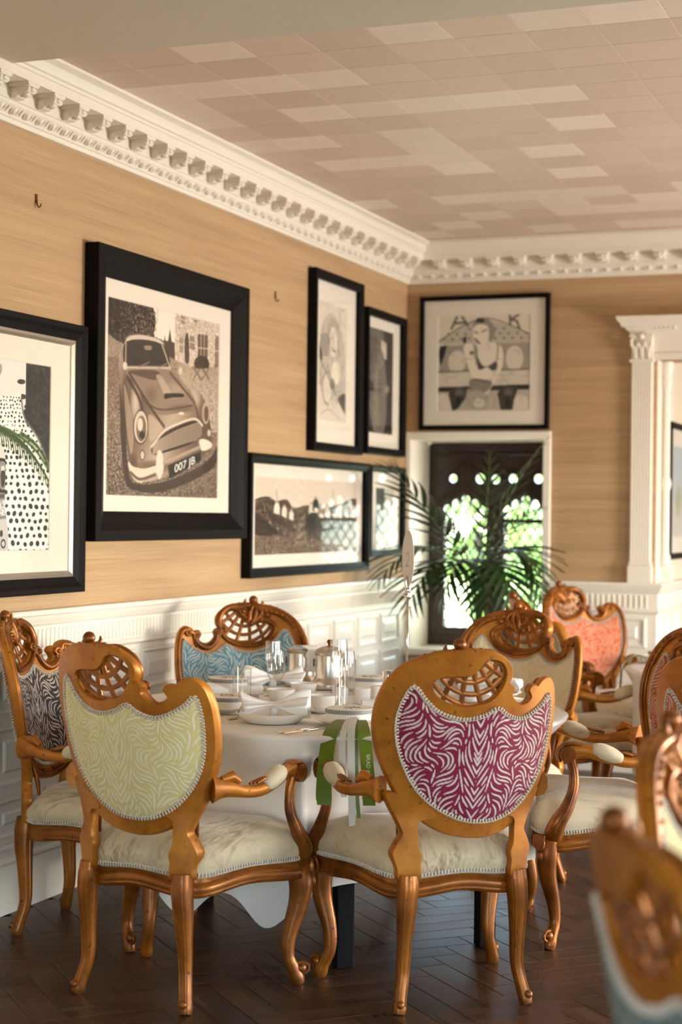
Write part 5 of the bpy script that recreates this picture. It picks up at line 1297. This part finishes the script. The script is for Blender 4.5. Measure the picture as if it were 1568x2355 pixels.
def portrait_dark():
    c = Canvas(150, 205, .45); c.put((c.S > .62) * 1.0, .16); c.put((c.S < .1) * 1.0, .6); c.put((c.T > .86) * 1.0, .16); c.poly([(.52, .1), (.74, .12), (.74, .28), (.56, .27)], .8, 1, False)
    c.poly([(.3, .2), (.6, .22), (.75, .5), (.7, .95), (.25, .95), (.2, .5)], .5); c.ell(.5, .3, .1, .09, .56); c.poly([(.3, .4), (.42, .38), (.4, .9), (.3, .9)], .6, .7); c.ell(.78, .56, .12, .05, .78, .8, 1); c.poly([(0, .5), (.25, .52), (.25, .6), (0, .6)], .2); c.noise(np.ones((c.h, c.w)), .03, 3, 4)
    c.line([(.45, .05), (.4, .5), (.45, .9)], .03, .62, .5); return c
framed('framed_photograph', 'narrow black framed dark photograph hanging beside the room corner', (8.568, 9.200, 1.740, 2.533), (8.632, 9.062, 1.858, 2.439), .040, .05, L90, LEFT, portrait_dark(), (1, .93, .86), taper=.2)
def polo_print():
    c = Canvas(300, 82 * 2, .86); c.homog([(170, 1530), (900, 1575), (885, 2070), (165, 2105)]); r_ = np.random.default_rng(8)
    c.poly([(150, 1740), (200, 1690), (270, 1680), (330, 1710), (400, 1700), (450, 1760), (540, 1740), (640, 1760), (760, 1740), (900, 1700), (900, 1960), (150, 1960)], .34); c.noise(c.mask([(150, 1740), (270, 1680), (450, 1760), (760, 1740), (900, 1700), (900, 1960), (150, 1960)]) * 1.0, .07, 4, 1)
    c.poly([(150, 1930), (920, 1930), (920, 2150), (150, 2150)], .45, 1, False); c.noise(c.mask([(150, 1930), (920, 1930), (920, 2150), (150, 2150)], False) * 1.0, .07, 2, 2); c.poly([(150, 1780), (320, 1920), (320, 1960), (150, 1940)], .18)
    def rider(x, y, s, coat, horse):
        c.ell(x, y, 11 * s, 14 * s, .7); c.poly([(x - 14 * s, y + 14 * s), (x + 14 * s, y + 12 * s), (x + 18 * s, y + 75 * s), (x - 18 * s, y + 80 * s)], coat); c.poly([(x - 10 * s, y + 70 * s), (x + 14 * s, y + 70 * s), (x + 40 * s, y + 150 * s), (x + 20 * s, y + 160 * s)], .9)
        c.poly([(x - 40 * s, y + 95 * s), (x + 30 * s, y + 90 * s), (x + 60 * s, y + 70 * s), (x + 58 * s, y + 120 * s), (x + 25 * s, y + 160 * s), (x - 38 * s, y + 165 * s)], horse, .9)
        for dx in (-34, -20, 14, 26): c.line([(x + dx * s, y + 150 * s), (x + (dx + 4) * s, y + 250 * s)], .012, horse)
    for x, y, s, ct, h in ((330, 1720, .95, .92, .25), (382, 1750, .85, .9, .3), (432, 1780, .75, .9, .32), (575, 1730, 1, .85, .2), (605, 1690, 1.15, .12, .12), (640, 1740, 1, .6, .2), (685, 1745, .95, .8, .25), (735, 1745, .95, .3, .2), (770, 1740, 1, .85, .3), (820, 1745, .9, .3, .25), (865, 1745, .95, .7, .22)): rider(x, y, s, ct, h)
    c.line([(326, 1620), (330, 1720)], .006, .5); c.line([(725, 1630), (735, 1740)], .006, .5); c.a = np.clip(c.a, .05, .95); return c
framed('framed_photograph', 'long black framed sepia photograph of riders on horses in a row', (7.055, 8.621, 1.108, 1.684), (7.170, 8.508, 1.210, 1.579), .045, .05, L90, LEFT, polo_print(), SEP, taper=.2)
def small_print():
    c = Canvas(90, 80, .82); c.put((c.S < .5) * 1.0, .35); c.ell(.35, .4, .2, .3, .2); c.ell(.6, .5, .15, .3, .7); c.noise(np.ones((c.h, c.w)), .05, 3, 2); return c
framed('framed_photograph', 'small black framed photograph half hidden by palm leaves, reflecting the window', (8.655, 9.226, 1.178, 1.680), (8.80, 9.10, 1.30, 1.56), .035, .045, L90, LEFT, small_print(), (1, .95, .9), taper=.2)
def seated_drawing():
    c = Canvas(260, 260, .90); c.homog([(275, 345), (1250, 335), (1240, 1340), (278, 1345)]); r_ = np.random.default_rng(2)
    c.poly([(280, 640), (330, 580), (520, 470), (700, 400), (860, 420), (1100, 480), (1250, 570), (1250, 640)], .80)
    for k in range(44):
        x, y = 300 + (k % 11) * 90 + 40 * ((k // 11) % 2), 440 + (k // 11) * 50
        if abs(x - 760) > 100 and y > 440 + abs(x - 760) * .22 and y < 640: c.ell(x, y, 14, 15, .52, .8)
    c.line([(280, 620), (520, 465), (760, 380), (1000, 440), (1250, 560)], .008, .5)
    c.poly([(290, 660), (1240, 640), (1245, 920), (290, 940)], .66, .85, False); c.ell(480, 830, 90, 120, .88); c.ell(1080, 800, 90, 130, .88); c.poly([(290, 700), (370, 665), (310, 860)], .25)
    c.poly([(285, 940), (1245, 920), (1245, 1070), (285, 1090)], .86, 1, False); c.poly([(285, 1092), (1245, 1070), (1245, 1125), (285, 1145)], .3, 1, False); c.poly([(285, 1145), (1245, 1125), (1245, 1340), (285, 1345)], .78, 1, False); c.line([(285, 935), (1245, 915)], .008, .4)
    c.ell(350, 1280, 100, 120, .88); c.ell(1150, 1290, 90, 110, .88)
    for cx, s in ((500, -1), (1010, 1)): c.poly([(cx - 100, 1150), (cx, 1090), (cx + 100, 1110), (cx + 70, 1220), (cx + 40 * s, 1345), (cx - 60, 1345), (cx - 90, 1230)], .33); c.ell(cx + 10, 1150, 60, 50, .58, .8, 1); c.ell(cx, 1250, 30, 70, .12, .8, 1)
    skin = .93
    c.poly([(690, 650), (760, 620), (880, 640), (930, 760), (900, 900), (850, 960), (870, 1040), (650, 1030), (680, 930), (690, 800)], skin); c.poly([(560, 660), (640, 650), (660, 760), (690, 960), (640, 980), (560, 760)], skin); c.poly([(900, 660), (960, 720), (950, 900), (830, 1120), (790, 1180), (760, 1150), (860, 1020), (900, 880)], skin)
    c.poly([(660, 400), (760, 375), (840, 420), (880, 520), (830, 640), (800, 560), (650, 470)], .66); c.poly([(660, 470), (720, 440), (800, 470), (810, 580), (760, 680), (690, 640), (650, 560)], skin); c.ell(720, 400, 50, 28, .3, .9)
    c.line([(665, 520), (700, 535)], .008, .35); c.line([(740, 520), (790, 500)], .008, .4); c.poly([(660, 590), (690, 600), (730, 650), (700, 640)], .25); c.poly([(690, 770), (740, 860), (800, 880), (890, 830), (900, 900), (850, 930), (800, 890), (740, 915), (700, 900)], .42); c.line([(690, 690), (690, 800)], .008, .5); c.line([(910, 650), (900, 820)], .008, .5)
    c.poly([(640, 1010), (840, 1040), (820, 1120), (740, 1160), (620, 1090)], .62); c.line([(650, 1010), (840, 1040)], .008, .35); c.poly([(540, 580), (580, 570), (575, 630), (545, 640)], .35); c.ell(635, 740, 26, 26, .5, .8); c.poly([(600, 1110), (800, 1170), (780, 1330), (600, 1300)], .72, .8); c.ell(720, 1260, 60, 50, .86)
    for pts in ([(1030, 345), (1035, 450)], [(1125, 345), (1040, 400), (1100, 410), (1130, 490)], [(480, 350), (420, 480)], [(530, 360), (590, 450)], [(450, 425), (570, 420)]): c.line(pts, .016, .45, 1, False)
    for k in range(40):
        x, y = r_.uniform(290, 1240), r_.uniform(640, 1330); a = r_.uniform(0, 6); c.line([(x, y), (x + 50 * math.cos(a), y + 40 * math.sin(a)), (x + 90 * math.cos(a + .6), y + 70 * math.sin(a + .6))], .004, .55, .6)
    c.a = np.clip(c.a, .08, .96); return c
framed('framed_drawing', 'square black framed pencil drawing of a seated figure above the window', (.085, .856, 1.902, 2.672), (.192, .742, 2.01, 2.56), .026, .03, 0, lambda ac, z: (ac, YB, z), seated_drawing(), (1, .95, .88), taper=.2)
def bay_print():
    c = Canvas(60, 90, .8); c.put((c.T < .6) * 1.0, (.72, .78, .82)); c.ell(.5, .6, .3, .2, (.6, .66, .5), .8, 1); return c
framed('framed_picture', 'black framed pale landscape picture on the bay wall past the pilaster', (9.665, 10.35, 1.173, 1.960), (9.80, 10.21, 1.30, 1.83), .035, .03, L90, lambda ac, z: (WX, ac, z), bay_print(), taper=.2)
# --- hooks left on the wall
hk = mesh('hook', *join(box(0, .004, -.006, .006, .02, .05), tube([(.004, 0, .03), (.006, 0, .012), (.012, 0, .002), (.02, 0, .006), (.022, 0, .016)], .003, 6)), True, 50)
for y, z, lb in ((5.26, 2.49, 'small brass picture hook above the spotted cat photograph'), (7.409, 2.415, 'small brass picture hook between the car photograph and tall drawing')):
    o = obj('picture_hook', hk, 'brass', None, (0, y, z)); o['label'] = lb; o['category'] = 'hook'; o['group'] = 'picture hooks'
# ================================================================== PALM
FR = [[(0.55, 8.83, 1.13), (0.40, 8.61, 1.40), (0.25, 8.39, 1.66)], [(0.61, 8.85, 1.15), (0.68, 8.98, 1.50), (0.90, 9.06, 1.82)], [(0.59, 8.84, 1.16), (0.64, 8.88, 1.44), (0.60, 9.02, 1.76)], [(0.52, 8.81, 1.13), (0.34, 8.56, 1.36), (0.20, 8.36, 1.06)],
      [(0.64, 8.86, 1.15), (0.86, 8.83, 1.36), (0.98, 8.78, 0.92)], [(0.54, 8.82, 1.11), (0.42, 8.51, 1.26), (0.36, 8.39, 0.92)], [(0.62, 8.85, 1.15), (0.74, 9.01, 1.40), (0.84, 9.19, 1.46)], [(0.61, 8.85, 1.11), (0.75, 8.64, 1.22), (0.72, 8.57, 0.88)],
      [(0.55, 8.83, 1.15), (0.42, 8.88, 1.42), (0.28, 8.90, 1.46)], [(0.63, 8.86, 1.13), (0.80, 8.76, 1.33), (0.98, 8.72, 1.12)], [(0.57, 8.84, 1.13), (0.58, 8.52, 1.26), (0.50, 8.49, 0.96)], [(0.61, 8.85, 1.13), (0.82, 8.61, 1.26), (0.88, 8.58, 0.90)]]
def palm():
    bx, by = .62, 8.86
    t = thing('potted_palm', 'green palm with arching feathery fronds standing before the leaded window', 'palm', (bx, by, 0))
    obj('pot', mesh('pot', *lathe([(0, 0), (.12, 0), (.13, .01), (.16, .26), (.17, .28), (.17, .31), (.155, .31), (.15, .27), (0, .27)], 32), True, 40), 'pot', t)
    obj('soil', mesh('soil', *lathe([(0, .27), (.148, .27), (.1, .285), (0, .29)], 24), True), 'soil', t)
    lf = []
    V, F = [], []; n = 6
    for k in range(n + 1):
        f = k / n; w = .5 * math.sin(PI * min(.999, .08 + .92 * f) ** .8) * .125 + .002; z = -.30 * f * f
        if k == n: w = .002
        V += [(f, -w, z + .02), (f, 0, z), (f, w, z + .02)]
    for k in range(n):
        for j in range(2): F.append((k * 3 + j, k * 3 + 3 + j, k * 3 + 4 + j, k * 3 + 1 + j))
    lm = mesh('leaflet', V, F, True)
    for fi, (p0, p1, p2) in enumerate(FR):
        P = []
        for k in range(21):
            s = k / 20; P.append(Vector(p0) * (1 - s) ** 2 + Vector(p1) * 2 * s * (1 - s) + Vector(p2) * s * s - Vector((bx, by, 0)))
        stem = [Vector((.02 * math.cos(fi), .02 * math.sin(fi), .27)), Vector((.03 * math.cos(fi), .03 * math.sin(fi), .7))] + P
        fr_ = obj('frond', mesh('frond', *tube([tuple(q) for q in stem], [.008, .007] + [.006 - .0045 * k / 20 for k in range(21)], 6), True), 'palm_stem', t)
        for k in range(10):
            s = .12 + .86 * k / 9; i = min(19, int(s * 20)); pt = P[i].lerp(P[i + 1], s * 20 - i); T = (P[i + 1] - P[i]).normalized()
            side = T.cross(Vector((0, 0, 1))).normalized(); upv = side.cross(T)
            L = (.15, .19)[fi == 1] * math.sin(PI * (.18 + .72 * s)) if fi in (1, 2, 6, 8) else .28 * math.sin(PI * (.18 + .72 * s)) * random.uniform(.85, 1.1)
            for sg in (-1, 1):
                d = (T * (.55 + .5 * s) + side * sg * (1.0 - .45 * s) + upv * .18).normalized(); y = upv.cross(d).normalized(); z = d.cross(y)
                o = obj('leaflet', lm, 'palm', fr_); o.matrix_local = Matrix(((d.x * L, y.x * L, z.x * L, pt.x), (d.y * L, y.y * L, z.y * L, pt.y), (d.z * L, y.z * L, z.z * L, pt.z), (0, 0, 0, 1)))
palm()
